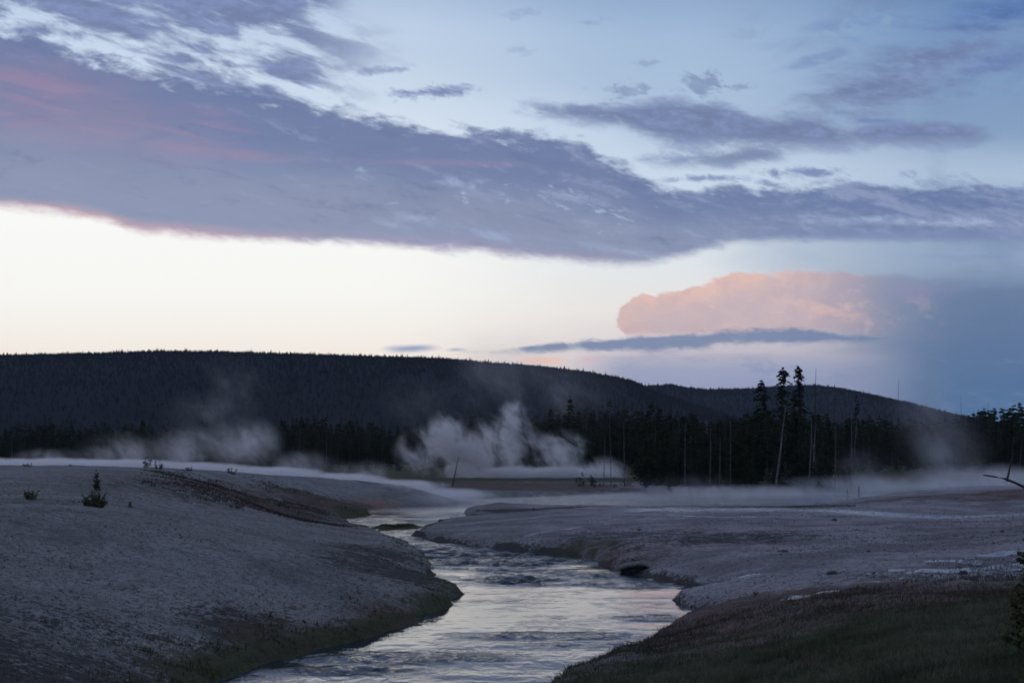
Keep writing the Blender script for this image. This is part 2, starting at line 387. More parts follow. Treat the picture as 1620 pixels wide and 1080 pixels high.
ctrl = [  # photo point and the height of the land there
    (0, 1080, 1.6), (150, 1080, 1.3), (300, 1075, .6), (0, 950, 2.2), (200, 950, 1.9), (400, 950, 1.35), (550, 950, .95), (0, 850, 2.9), (200, 850, 2.6), (400, 850, 1.9), (550, 872, 1.15),
    (600, 880, .85), (0, 800, 3.2), (200, 800, 2.95), (400, 812, 1.75), (480, 822, .9), (0, 762, 3.6), (200, 762, 3.45), (0, 738, 4.0), (120, 738, 3.95), (250, 741, 3.75), (300, 742, 3.6), (400, 748, 3.25),
    (440, 752, 3.0), (500, 757, 2.75), (560, 763, 2.5), (640, 769, 2.0), (690, 782, 1.1), (300, 792, 2.3), (400, 804, 1.3), (500, 812, .6), (350, 770, 2.9), (450, 780, 2.0), (550, 790, 1.2), (620, 790, .9),
    (-300, 740, 4.0), (-300, 850, 3.0), (-300, 1080, 1.9),
    (745, 812, .3), (790, 804, .5), (900, 800, .75), (1000, 800, .8), (1100, 801, .8), (1200, 801, .8), (1300, 800, .8), (1450, 786, 1.3), (1620, 773, 1.7), (1900, 765, 2.0), (1500, 800, .9), (1620, 800, 1.0),
    (700, 835, .3), (800, 850, .5), (900, 850, .8), (1000, 870, .85), (1000, 893, .45), (1100, 850, .95), (1100, 900, .8), (1200, 900, .95), (1200, 930, .75), (1300, 900, 1.1), (1300, 850, 1.2), (1500, 850, 1.35),
    (1500, 900, 1.4), (1620, 850, 1.6), (1620, 900, 1.6), (1900, 850, 1.9), (1200, 965, .95), (1100, 995, .6), (1150, 1040, 1.0), (1300, 1080, 1.8), (1500, 1080, 2.2), (1620, 1080, 2.35), (1900, 1080, 2.6),
    (1500, 980, 1.9), (1620, 980, 2.0), (1050, 1080, .9), (1350, 960, 1.5), (950, 835, .7), (1200, 870, 1.1)]
far = [(a, d, .7) for a in (-.6, -.35, -.2, -.05) for d in (190, 260)] + [(a, d, .7) for a in (.05, .2, .35, .6) for d in (215, 280)] + [(ray(px, 760)[0], d, z) for px, d, z in ((900, 128, .35), (1000, 128, .35), (1100, 128, .35), (1200, 128, .35), (1300, 130, .4), (1400, 130, 1.1), (1400, 150, .35), (1500, 138, 1.25), (1500, 160, .4), (1600, 148, 1.35), (1600, 175, .5), (1700, 160, 1.5), (1700, 190, .5))] + [(0, 3, 3.0), (-.5, 8, 2.2), (.5, 8, 3.0)]
CP = []; CZ = []
for px, py, z in ctrl:
    gx, gy = ground_at(px, py, z); CP.append((gx / gy * 3.0, math.log(gy))); CZ.append(z)
for a, d, z in far: CP.append((a * 3.0, math.log(d))); CZ.append(z)
CP = np.array(CP); CZ = np.array(CZ); KC = .12
def kern(r2): return -np.sqrt(r2 + KC * KC)
A = kern(((CP[:, None] - CP[None]) ** 2).sum(-1)); A[np.diag_indices(len(A))] += .01
P = np.c_[np.ones(len(CP)), CP]
sol = np.linalg.solve(np.block([[A, P], [P.T, np.zeros((3, 3))]]), np.r_[CZ, 0, 0, 0])
def base_h(x, y):
    q = np.stack([x / y * 3.0, np.log(y)], -1); out = np.zeros(x.shape)
    for (c, w) in zip(CP, sol[:-3]): out += w * kern(((q - c) ** 2).sum(-1))
    out += sol[-3] + q[..., 0] * sol[-2] + q[..., 1] * sol[-1]
    k = sstep(190, 300, y)
    return out * (1 - k) + .7 * k
def fine(x, y, cell):
    r = np.abs(fbm(x, y, 3.2, 3, 41, cell)); r2 = np.abs(fbm(x, y, 1.1, 3, 43, cell))
    return fbm(x, y, 9.0, 3, 3, cell) * .16 + fbm(x, y, 2.2, 3, 11, cell) * .07 + fbm(x, y, .5, 2, 21, cell) * .04 - np.clip(.12 - r, 0, 1) * .45 - np.clip(.12 - r2, 0, 1) * .25
def height(x, y, cell=None):
    x = np.asarray(x, float); y = np.asarray(y, float)
    cell = y * .002 + .03 if cell is None else cell
    s = signed(x, y) + fbm(x, y, 2.5, 4, 31, cell) * .5 * np.clip(y / 60, .35, 1.6)
    h = base_h(x, y) + fine(x, y, cell) * np.clip(.6 + 0 * y, 0, 1)
    h = np.maximum(h, .12)
    # low sinter steps on the right flat
    q = h / .16 + fbm(x, y, 5.0, 3, 47, cell) * .9; fr = q - np.floor(q)
    st = (np.floor(q) + np.clip((fr - .35) / .3, 0, 1) - q) * .16
    h = h + st * .55 * sstep(1, 4, x) * sstep(34, 44, y) * (1 - sstep(112, 135, y))
    isl = np.exp(-(((x - isl_c[0]) / 1.35) ** 2 + ((y - isl_c[1]) / 2.6) ** 2) ** 2)
    und = .5 + .5 * np.clip(fbm(x, y, 3.0, 3, 33, cell) * 2, -1, 1)
    bank = (.12 + .26 * und) * sstep(0, .35, s) + .26 * np.maximum(s, 0)
    land = np.minimum(h, bank) + fine(x, y, cell) * .3 * sstep(0, 1, s)
    wat = -.45 * sstep(0, 2.5, -s) - .02 + isl * .55
    return np.where(s > 0, np.maximum(land, -.02), wat)
def hz(x, y): return float(height(np.array([x]), np.array([y]))[0])

cols = np.r_[-np.geomspace(2.5, .45, 18), np.linspace(-.43, .43, 470), np.geomspace(.45, 2.5, 18)]
rows = np.r_[np.geomspace(3, 15, 24)[:-1], np.geomspace(15, 450, 640), np.geomspace(455, 8000, 40)]
YY, AA = np.meshgrid(rows, cols, indexing='ij'); XX = AA * YY
ZZ = height(XX, YY)
def blobw(px, py, z, rx, ry):
    """soft patch on the ground, centred on a ground point; radii in metres across / along"""
    gx, gy = ground_at(px, py, z)
    return np.exp(-(((XX - gx) / rx) ** 2 + ((YY - gy) / ry) ** 2) ** 1.5)
SD = signed(XX, YY)
nz1 = fbm(XX, YY, 4.0, 4, 51); nz2 = fbm(XX, YY, 14.0, 3, 61); nz3 = fbm(XX, YY, 1.2, 3, 71)
side = np.where(XX < 0, 1, 0)
right = sstep(0, 2, XX)
# grass (green)
green = np.zeros_like(XX)
fg = sstep(-.35, .25, (-(YY - 29.0) - 0 * XX) / 8 + nz2 * .6) * right * sstep(.15, .6, SD + nz3 * .3)
green = np.maximum(green, fg)
near_left = (1 - right) * np.exp(-np.maximum(SD, 0) / (1.3 + 1.0 * nz1)) * sstep(90, 30, YY)
green = np.maximum(green, near_left * .9)
green = np.maximum(green, np.exp(-(((XX - isl_c[0]) / 2) ** 2 + ((YY - isl_c[1]) / 4) ** 2) ** 2))
for b, k in ((blobw(560, 812, .2, 2.0, 6), .9), (blobw(385, 803, 1.4, 1.5, 4), .6), (blobw(930, 862, .6, 3, 5), .5), (blobw(1120, 760, .7, 12, 30), .8), (blobw(1350, 752, .7, 40, 60), .6), (blobw(1240, 764, .7, 8, 10), .8)): green = np.maximum(green, b * k)
green = np.maximum(green, sstep(170, 260, YY) * .75)
# rust / brown
rust = np.zeros_like(XX)
for b, k in ((blobw(430, 778, 2.2, 9, 16), .55), (blobw(350, 788, 2.0, 6, 12), .5), (blobw(610, 775, 1.8, 6, 9), .9), (blobw(560, 775, 2.0, 8, 10), .7), (blobw(850, 768, .7, 14, 24), 1.0), (blobw(740, 766, .7, 12, 22), 1.0), (blobw(950, 770, .7, 5, 15), .6),
             (blobw(1500, 790, 1.1, 22, 10), .6), (blobw(1640, 785, 1.2, 12, 14), .8), (blobw(990, 872, .7, 3, 5), .6), (blobw(1200, 955, 1.0, 6, 7), 1.0), (blobw(1380, 955, 1.5, 7, 7), 1.0), (blobw(1560, 930, 1.8, 5, 5), .7),
             (blobw(500, 960, 1.1, 3, 4), .55), (blobw(540, 1010, .6, 2, 2.5), .9), (blobw(650, 960, .5, 2, 3), .8), (blobw(370, 1040, .6, 2, 2), .9), (blobw(60, 770, 3.5, 7, 10), .35), (blobw(200, 760, 3.6, 7, 10), .4)): rust = np.maximum(rust, b * k)
# wet films
wet = np.zeros_like(XX)
def poly_d(pts):
    d2 = np.full(XX.shape, 1e18)
    for (a, b) in zip(pts[:-1], pts[1:]):
        ax, ay = ground_at(*a); bx, by = ground_at(*b); ex, ey = bx - ax, by - ay
        t = np.clip(((XX - ax) * ex + (YY - ay) * ey) / (ex * ex + ey * ey), 0, 1)
        d2 = np.minimum(d2, (XX - ax - t * ex) ** 2 + (YY - ay - t * ey) ** 2)
    return np.sqrt(d2)
for pts, wd, k in (([(690, 830, .3), (760, 821, .5), (900, 816, .7), (1050, 818, .8), (1200, 823, .85)], .7, .8), ([(832, 847, .6), (870, 835, .7), (940, 828, .75), (1040, 824, .8)], .45, .75), ([(720, 850, .3), (750, 838, .4), (800, 830, .5)], .3, .6),
                   ([(770, 862, .3), (800, 845, .5), (860, 832, .6)], .3, .5), ([(1060, 810, .8), (1300, 811, .8), (1450, 815, .9), (1700, 813, 1.0)], 7.0, .85), ([(1080, 822, .8), (1250, 825, .85)], .5, .8), ([(1140, 812, .8), (1300, 816, .8), (1400, 820, .85)], 1.2, .5),
                   ([(1105, 931, .2), (1150, 927, .4), (1190, 922, .6)], .5, .9)):
    wet = np.maximum(wet, k * np.exp(-(poly_d(pts) / (wd * (1 + .6 * nz1))) ** 2))
spk = sstep(.05, .35, fbm(XX, YY, .9, 3, 81))
for b, k in ((blobw(1500, 905, 1.4, 3.4, 3.5), 1.6), (blobw(1590, 885, 1.5, 3.0, 4), 1.6), (blobw(1420, 908, 1.3, 2, 2), 1.0), (blobw(1590, 868, 1.6, 1.6, .8), 1.3), (blobw(1270, 946, .95, 1.7, .9), 1.5), (blobw(1230, 949, .9, .9, .5), 1.5), (blobw(1400, 948, 1.4, 1.2, .5), .8), (blobw(1480, 948, 1.5, 1.0, .5), .8)): wet = np.maximum(wet, b * k * spk)
dark = np.zeros_like(XX) + np.exp(-np.maximum(SD, 0) / .22) * .9 * (YY < 120)
# dark scrub and clumpy cover
for b, k in ((blobw(420, 950, 1.3, 2.6, 3.0), .55), (blobw(250, 1040, 1.3, 4, 3), .5), (blobw(520, 790, 1.2, 6, 12), .7), (blobw(420, 785, 2.0, 8, 12), .7), (blobw(600, 865, 1.0, 2.4, 6), .6), (blobw(660, 905, .6, 1.6, 5), .8), (blobw(600, 890, .9, 3, 8), .6), (blobw(560, 860, 1.2, 2, 3), .5), (blobw(1150, 850, 1.0, 7, 6), .55), (blobw(1000, 845, .8, 6, 6), .5), (blobw(330, 765, 3.2, 7, 14), .5)): dark = np.maximum(dark, b * k)
crest_u = XX / YY
dark = np.maximum(dark, np.exp(-((YY - 116 - nz1 * 2) / 2.6) ** 2) * sstep(-.03, -.01, crest_u) * sstep(.235, .20, crest_u) * .9)
dark = np.maximum(dark, (1 - right) * sstep(40, 23, YY + nz2 * 8) * .75)
terrV = np.stack([XX, YY, ZZ], -1).reshape(-1, 3)

mt, t, out = material('sinter_ground')
g = t.pos(); gx_, gy_, gz_ = t.sep(g)
a_g, a_r, a_w = t.attr('cover'); a_d, a_s, a_p = t.attr('cover2')
n1 = t.noise(g, 1.1, 6, .6); n2 = t.noise(g, 6.0, 5, .65); n3 = t.noise(g, .22, 4, .55); n5 = t.noise(t.vec(gx_ * .35, gy_ * .8, 0.0), 1.3, 7, .7, .5); n4 = t.noise(t.vec(gx_, gy_ * .5, 0.0), 22, 3, .6)
col = t.mix(n3.sm(.35, .65), (.33, .33, .295, 1), (.20, .20, .178, 1))
col = t.mix(n1.sm(.35, .7) * .5, col, (.36, .355, .335, 1))
ck = (t.noise(g, .9, 6, .65, 1.2) - .5).abs(); col = t.mix((1.0 - ck.sm(0, .022)) * .5, col, (.09, .085, .08, 1))
n6 = t.noise(t.vec(gx_, gy_ * .7, 4.0), 12, 5, .7)
col = t.mix(n6.sm(.55, .68) * .6, col, (.07, .068, .06, 1))
col = t.mix(a_p * .75, col, t.mix(n3.sm(.35, .65), (.46, .425, .425, 1), (.25, .225, .228, 1)))
col = t.mix((n5.sm(.52, .64)) * .45, col, (.13, .125, .12, 1))
col = t.mix(((n2 + n4) * .5).sm(.46, .60) * .7, col, (.09, .085, .078, 1))
col = t.mix(((a_d * 1.2 + (n1 - .5) * 1.6 + (n2 - .5) * 1.8 + (n4 - .5) * .8)).sm(.3, .7) * .85, col, (.055, .052, .045, 1))
rc = t.mix(n1.sm(.4, .62), (.15, .085, .06, 1), (.07, .055, .04, 1))
rc = t.mix(n5.sm(.5, .62) * .5, rc, (.22, .15, .12, 1))
rc = t.mix(a_s, rc, (.34, .11, .045, 1))
col = t.mix((a_r + (n1 - .5) * 1.1 + (n2 - .5) * 1.1).sm(.2, .8) * .8, col, rc)
gc = t.mix(n2.sm(.35, .65), (.05, .065, .032, 1), (.10, .10, .055, 1))
gc = t.mix(n3.sm(.45, .6) * .6, gc, (.09, .07, .045, 1))
col = t.mix((a_g + (n1 - .5) * .6 + (n2 - .5) * .5).sm(.25, .6) * .95, col, gc)
wetm = (a_w + (n2 - .5) * .9 + (n1 - .5) * .5).sm(.3, .95)
col = t.mix(wetm * .6, col, (.07, .07, .075, 1))
rough = 1.0 - wetm * .76
bmp = n1 * .5 + n2 * .4 + n4 * .16
p = principled(t, out, col, rough, wetm * .75 + .04, bmp, (1.0 - wetm * .85) * 1.0, .34)
ground = np_mesh('ground', terrV, grid_faces(*XX.shape)[:, ::-1], mt)
attr(ground, 'cover', np.stack([green, rust, wet], -1).reshape(-1, 3)); attr(ground, 'cover2', np.stack([dark, np.maximum(blobw(612, 768, 2.0, 2.6, 4), blobw(640, 772, 1.9, 2, 4) * .4), right * sstep(34, 46, YY + nz2 * 6) * sstep(-.1, .3, SD)], -1).reshape(-1, 3))
tag(ground, kind='structure')
# keep normals up
if ground.data.polygons[5000].normal.z < 0: ground.data.flip_normals()

# ================================================================== WATER
def in_fan(x0, x1, r0, r1, nc, nr):
    c = np.linspace(x0, x1, nc); r = np.geomspace(r0, r1, nr); Y, A_ = np.meshgrid(r, c, indexing='ij'); return A_ * Y, Y
_c = np.r_[np.linspace(-.42, -.12, 60)[:-1], np.linspace(-.12, .16, 420), np.linspace(.16, .8, 60)[1:]]
_r = np.r_[np.geomspace(9, 24, 40)[:-1], np.geomspace(24, 115, 1000), np.geomspace(115, 340, 120)[1:]]
WY, WA = np.meshgrid(_r, _c, indexing='ij'); WX = WA * WY
def wblob(px, py, rx, ry):
    gx, gy = ground_at(px, py, 0); return np.exp(-(((WX - gx) / rx) ** 2 + ((WY - gy) / ry) ** 2) ** 2)
rap = np.zeros_like(WX)
for a, b, rx, ry, k in ((730, 876, 3.4, 7, .9), (800, 888, 4.4, 9, 1), (880, 888, 3.0, 6, .9), (850, 914, 4.0, 3.2, 1), (950, 918, 3.2, 2.2, .9), (700, 866, 2.8, 7, .8), (640, 850, 2.4, 7, .5), (560, 828, 2.4, 9, .45), (1000, 926, 1.8, 1.2, .7),
                       (1060, 978, 1.5, .9, .5), (860, 1006, 3.2, .9, .5), (640, 1040, 3, 1.2, .45), (960, 1020, 2, .8, .4), (560, 1060, 2, .8, .5)):
    rap = np.maximum(rap, wblob(a, b, rx, ry) * k)
rap = rap * np.clip(.9 + fbm(WX, WY, 2.2, 3, 91) * 1.6, 0, 1.3)
calm = np.maximum(wblob(940, 898, 2.4, 2.2), wblob(720, 905, 1.6, 2.0) * .9); rap = rap * (1 - calm); rap = np.maximum(rap, .34 * sstep(118, 140, WY))
amp = .004 + rap * .15
WZ = (fbm(WX * .8, WY * 1.1, .9, 3, 95, WY * .0016 + .01) + .6 * fbm(WX, WY, .35, 2, 97, WY * .0016 + .01)) * amp
WZ += fbm(WX * .35, WY, 1.6, 3, 99, WY * .002) * .010
WZ += .0
mw, t, out = material('river_water')
g = t.pos(); x_, y_, z_ = t.sep(g); a_rap, _, _ = t.attr('ripple')
wv = t.vec(x_ * 1.0, y_ * .55, 0.0)
w1 = t.noise(wv, 1.6, 5, .55, .6); w2 = t.noise(wv, 5.5, 4, .6, .4); w3 = t.noise(wv, .35, 3, .5, .5)
hgt = w1 * (a_rap * .5 + .35) + w2 * (a_rap * .35 + .02)
streak = w3.sm(.4, .62)
bs = (a_rap * 1.2 + streak * .07 + .03).min(1.0)
principled(t, out, (.014, .028, .042, 1), a_rap * .12 + .05, .5, hgt, bs, .9, 1.333)
river = np_mesh('river', np.stack([WX, WY, WZ], -1).reshape(-1, 3), grid_faces(*WX.shape), mw)
if river.data.polygons[500].normal.z < 0: river.data.flip_normals()
attr(river, 'ripple', np.stack([rap, rap, rap], -1).reshape(-1, 3)); tag(river, kind='structure')

# ================================================================== HILLS
def tint_mat(name, cols_, scale, rough=.9, spec=.1):
    m, t, out = material(name); g = t.pos(); n = t.noise(g, scale, 5, .6)
    col = t.ramp(n, [(.38, cols_[0] + (1,)), (.62, cols_[1] + (1,))])
    principled(t, out, col, rough, spec); return m
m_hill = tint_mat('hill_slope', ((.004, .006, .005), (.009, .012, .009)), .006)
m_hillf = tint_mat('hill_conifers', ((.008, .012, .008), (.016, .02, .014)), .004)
def hill(name, pts, ycrest, depth, ntree, th, seed, lab):
    xs = np.array([ray(a, b)[0] for a, b in pts]); el = np.array([ray(a, b + 4)[1] for a, b in pts])
    zc = EYE + el * ycrest
    xs = xs * ycrest
    def hh(x, y):
        c = np.interp(x / y * ycrest, xs, zc); f = (y - (ycrest - depth)) / depth
        up = np.clip(f, 0, 1); up = 1 - (1 - up) ** 1.7
        z = c * up * np.where(f > 1, 1 - (f - 1) * .35, 1)
        return z + fbm(x, y, 420, 4, seed) * 26 * np.clip(1 - up, 0, 1) * sstep(0, .15, f) - 3
    c = np.linspace(xs[0] / ycrest, xs[-1] / ycrest, 260); r = np.linspace(ycrest - depth, ycrest + depth * .5, 50)
    Y, A_ = np.meshgrid(r, c, indexing='ij'); X = A_ * Y; Z = hh(X, Y)
    o = np_mesh(name, np.stack([X, Y, Z], -1).reshape(-1, 3), grid_faces(*X.shape), m_hill); tag(o, kind='structure')
    if o.data.polygons[300].normal.z < 0: o.data.flip_normals()
    # conifers over the slope, dense along the ridge
    n2 = ntree; q = np.sqrt(rng.random(n2)); q = np.where(rng.random(n2) < .35, 1 - rng.random(n2) * .03, q)
    yy = ycrest - depth + depth * q; aa = rng.uniform(xs[0] / ycrest, xs[-1] / ycrest, n2); xx = aa * yy; zz = hh(xx, yy)
    hh_ = th * rng.uniform(.45, 1.0, n2) * (1 + (rng.random(n2) < .05) * .4); ww = hh_ * rng.uniform(.13, .24, n2)
    prof = [(0, 1.0, 5), (.45, .62, 5), (.42, .75, 5), (1.0, .02, 5)]
    ang = np.arange(5) / 5 * 2 * np.pi
    V = []
    for zf, rf, _ in prof:
        V.append(np.stack([xx[:, None] + np.cos(ang)[None] * (ww * rf)[:, None], yy[:, None] + np.sin(ang)[None] * (ww * rf)[:, None], np.repeat((zz + hh_ * zf)[:, None], 5, 1)], -1))
    V = np.stack(V, 1).reshape(-1, 3)      # n,4,5
    b = np.arange(n2)[:, None, None] * 20
    i = np.arange(5)[None, None, :]; j = (i + 1) % 5
    Fs = []
    for r0, r1 in ((0, 1), (2, 3)):
        Fs.append(np.stack([b + r0 * 5 + i, b + r0 * 5 + j, b + r1 * 5 + j, b + r1 * 5 + i], -1).reshape(-1, 4))
    f = np_mesh(lab[0], V, np.concatenate(Fs), m_hillf, False); tag(f, lab[1], 'wooded slope', kind='stuff')
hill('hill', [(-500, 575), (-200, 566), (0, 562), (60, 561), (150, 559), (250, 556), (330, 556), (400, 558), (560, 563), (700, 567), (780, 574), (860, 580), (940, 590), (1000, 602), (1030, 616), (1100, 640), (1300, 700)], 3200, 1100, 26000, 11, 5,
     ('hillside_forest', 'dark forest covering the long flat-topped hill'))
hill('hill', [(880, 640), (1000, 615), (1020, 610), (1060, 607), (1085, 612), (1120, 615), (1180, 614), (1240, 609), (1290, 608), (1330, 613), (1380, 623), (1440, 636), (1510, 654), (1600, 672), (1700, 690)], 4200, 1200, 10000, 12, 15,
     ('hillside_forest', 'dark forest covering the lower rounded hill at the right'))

# ================================================================== TREES
m_needle = tint_mat('pine_needles', ((.022, .034, .018), (.055, .065, .036)), .25)
m_bark = tint_mat('pine_bark', ((.07, .055, .045), (.12, .10, .085)), 2.0)
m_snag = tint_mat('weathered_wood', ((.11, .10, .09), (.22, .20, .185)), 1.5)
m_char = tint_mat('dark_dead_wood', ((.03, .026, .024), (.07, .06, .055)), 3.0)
m_leaf = tint_mat('shrub_leaves', ((.07, .085, .035), (.15, .145, .065)), 4.0)

def tube(pts, rad, n=6):
    V, F = [], []
    for k, (p, r) in enumerate(zip(pts, rad)):
        p = Vector(p); a = Vector(pts[min(k + 1, len(pts) - 1)]) - Vector(pts[max(k - 1, 0)]); a.normalize()
        u = a.orthogonal().normalized(); w = a.cross(u)
        for i in range(n):
            th = 2 * math.pi * i / n; V.append(p + (u * math.cos(th) + w * math.sin(th)) * r)
    for k in range(len(pts) - 1):
        for i in range(n):
            j = (i + 1) % n; F.append((k * n + i, k * n + j, (k + 1) * n + j, (k + 1) * n + i))
    F.append(tuple(range(n))[::-1]); F.append(tuple((len(pts) - 1) * n + i for i in range(n)))
    return V, F
def join(parts):
    V, F = [], []
    for v, f in parts:
        b = len(V); V += list(v); F += [tuple(i + b for i in q) for q in f]
    return V, F
def clump(c, s, rd, V, F, flat=.5):
    """a few needle sprays: small crossing triangles round a point"""
    for _ in range(3):
        a = rd.uniform(0, 6.28); e = rd.uniform(-.6, .35)
        d = Vector((math.cos(a) * math.cos(e), math.sin(a) * math.cos(e), math.sin(e)))
        w = d.cross(Vector((rd.uniform(-1, 1), rd.uniform(-1, 1), rd.uniform(-.2, 1)))).normalized() * s * rd.uniform(.25, .5)
        l = s * rd.uniform(.7, 1.4); b = len(V); c0 = c - d * l * .3
        V += [c0 - w, c0 + w, c0 + d * l + w * .4, c0 + d * l - w * .3 + Vector((0, 0, -s * .2))]
        F.append((b, b + 1, b + 2, b + 3))
def trunk_mesh(h=1.0, r=.013, lean=0, seed=0, broken=False, stubs=0):
    rd = random.Random(seed); n = 7; pts, rad = [], []
    for i in range(n):
        f = i / (n - 1)
        pts.append((lean * f * f + rd.uniform(-.004, .004) * (0 < i), rd.uniform(-.004, .004) * (i > 0), -.02 + f * 1.02 * h))
        rad.append(r * ((1 - f) ** .8 * .9 + (.25 if broken else .06)))
    parts = [tube(pts, rad)]
    for _ in range(stubs):
        f = rd.uniform(.3, .95); a = rd.uniform(0, 6.28); L = rd.uniform(.02, .07) * (1.15 - f)
        k = f * (n - 1); i = int(k); q = Vector(pts[i]).lerp(Vector(pts[min(i + 1, n - 1)]), k - i)
        e = q + Vector((math.cos(a) * L, math.sin(a) * L, rd.uniform(-.3, .4) * L))
        parts.append(tube([q, e], [r * .22, r * .08], 4))
    return join(parts)
def crown_mesh(seed, cb=.2, width=.13, levels=22, per=5, cs=.03, shape=.75, ragged=.3):
    rd = random.Random(seed); V, F = [], []
    for k in range(levels):
        f = (k + rd.uniform(-.3, .3)) / levels; f = min(max(f, 0), .985); z = cb + (1 - cb) * f
        r0 = width * min(1, (1 - f) ** shape + .04) * min(1, .45 + f * 4)
        for b in range(per):
            if rd.random() < ragged * .5: continue
            a = rd.uniform(0, 6.28); L = r0 * rd.uniform(1 - ragged, 1 + ragged * .6)
            nseg = max(2, int(L / (cs * .6)))
            for i in range(1, nseg + 1):
                g = i / nseg; c = Vector((math.cos(a) * L * g, math.sin(a) * L * g, z - L * g * g * .45 + rd.uniform(-.006, .006)))
                clump(c, cs * rd.uniform(.7, 1.2) * (1.15 - .5 * g), rd, V, F)
    clump(Vector((0, 0, .985)), cs * .7, rd, V, F)
    return V, F
def data(name, vf, mat):
    me = bpy.data.meshes.new(name); me.from_pydata([tuple(v) for v in vf[0]], [], vf[1]); me.update(); me.materials.append(mat); return me
TR = [data('trunk', trunk_mesh(seed=i, r=.012, stubs=6), m_bark) for i in range(4)]
CR = [data('crown', crown_mesh(100 + i, cb=(.04, .12, .25, .18, .3, .08, .02, .22)[i], width=(.13, .12, .11, .14, .10, .16, .17, .12)[i], levels=(24, 22, 20, 22, 18, 24, 24, 22)[i], per=(6, 6, 5, 6, 5, 6, 7, 5)[i], cs=.034, ragged=(.3, .4, .5, .35, .5, .3, .3, .45)[i]), m_needle) for i in range(8)]
CTALL = [data('crown', crown_mesh(200 + i, cb=(.25, .3, .2)[i], width=(.075, .08, .10)[i], levels=(26, 26, 22)[i], per=6, cs=.036, shape=.28, ragged=.5), m_needle) for i in range(3)]
def tree(px, top, d, label, group=None, crown=None, wide=1.0, name='pine_tree'):
    u, v = ray(px, top); x = u * d; z = hz(x, d) - .1; h = EYE + v * d - z
    r = empty(name, (x, d, z), random.uniform(0, 6.28)); r.scale = (h * wide, h * wide, h); tag(r, label, 'tree', group)
    for nm, me in (('trunk', random.choice(TR)), ('crown', crown or random.choice(CR))):
        o = bpy.data.objects.new(nm, me); COL.objects.link(o); o.parent = r
    return r
LINE = [(-60, 668), (0, 668), (60, 658), (120, 664), (200, 661), (300, 668), (400, 662), (480, 651), (560, 658), (650, 664), (700, 653), (760, 652), (860, 650), (885, 634), (905, 628), (940, 638), (970, 642), (1000, 642), (1060, 640), (1110, 652),
        (1160, 648), (1200, 638), (1300, 648), (1400, 652), (1470, 655), (1520, 650), (1560, 640), (1620, 634), (1700, 630)]
lx = [p[0] for p in LINE]; ly = [p[1] for p in LINE]
def top_at(px): return float(np.interp(px, lx, ly))
stands = [  # px range, distance range, number, label, group, spread of tops
    (-20, 420, 395, 470, 52, 'dark conifer in the far stand behind the low steam on the left', 'conifers behind the left steam'),
    (420, 850, 370, 450, 56, 'dark conifer in the far stand left of and behind the billowing steam plume', 'conifers behind the steam plume'),
    (850, 1015, 300, 380, 36, 'tall dark conifer in the stand just right of the steam plume', 'tall conifers right of the plume'),
    (1015, 1215, 205, 265, 52, 'dark conifer in the near stand between the plume and the two tallest pines', 'conifers of the near central stand'),
    (1215, 1345, 215, 290, 26, 'dark conifer in the thick stand among the pale bare trunks', 'conifers among the pale trunks'),
    (1345, 1640, 330, 430, 58, 'dark conifer in the far stand behind the misty flat on the right', 'conifers behind the right flat')]
for a, b, d0, d1, n, lab, grp in stands:
    for i in range(n):
        px = a + (b - a) * (i + random.uniform(-.4, 1.4)) / n; d = random.uniform(d0, d1) ; d = d0 + (d - d0) * random.random() ** .5
        tp = top_at(px) + 3; tp += abs(random.gauss(0, 1)) * 13 + (0 if random.random() < .3 else random.uniform(0, 34)) - (random.uniform(3, 12) if random.random() < .08 else 0)
        c = random.choice(CR if a > 1000 else CR[:6]); w = random.uniform(.85, 1.25) * (1.25 if d0 < 300 else 1.1)
        tree(px, tp, d, lab, grp, c, w)
# those that stand out
tree(1238, 580, 232, 'tallest pine with a tufted top, left one of the two rising above the hill line', None, CTALL[0], 1.0)
tree(1262, 577, 238, 'tall pine with a ragged top beside a bare pole, right one of the two tallest', None, CTALL[1], 1.0)
tree(1205, 600, 240, 'pointed pine rising above the others, left of the two tallest pines', None, CTALL[2], 1.1)
tree(1255, 622, 245, 'bushy dark pine filling the gap under the two tallest pines', None, CR[3], 1.0)
tree(902, 626, 296, 'tall pointed conifer that tops the stand right of the steam plume', None, CR[0], 1.0)
tree(1355, 624, 340, 'narrow conifer standing alone above the stand right of the pale trunks', None, CR[2], .8)
# smaller trees and thickets at the foot of the stands
for i in range(22):
    px = random.uniform(1015, 1300)
    tree(px, random.uniform(705, 735), random.uniform(196, 206), 'low bushy young conifer at the foot of the near stand', 'young conifers at the foot of the near stand', CR[random.choice((0, 5, 6))], random.uniform(1.3, 1.8))
for i in range(34):
    px = random.uniform(1010, 1330); d_ = random.uniform(192, 204)
    x_ = ray(px, 760)[0] * d_; tp = 718 - (hz(x_, d_) + random.uniform(.5, 2.0) - 5) * FP / d_
    tree(px, tp, d_, 'knee-high brush of young pines along the foot of the near stand', 'brush at the foot of the near stand', CR[random.choice((5, 6))], random.uniform(2.2, 3.4), 'pine_seedling')
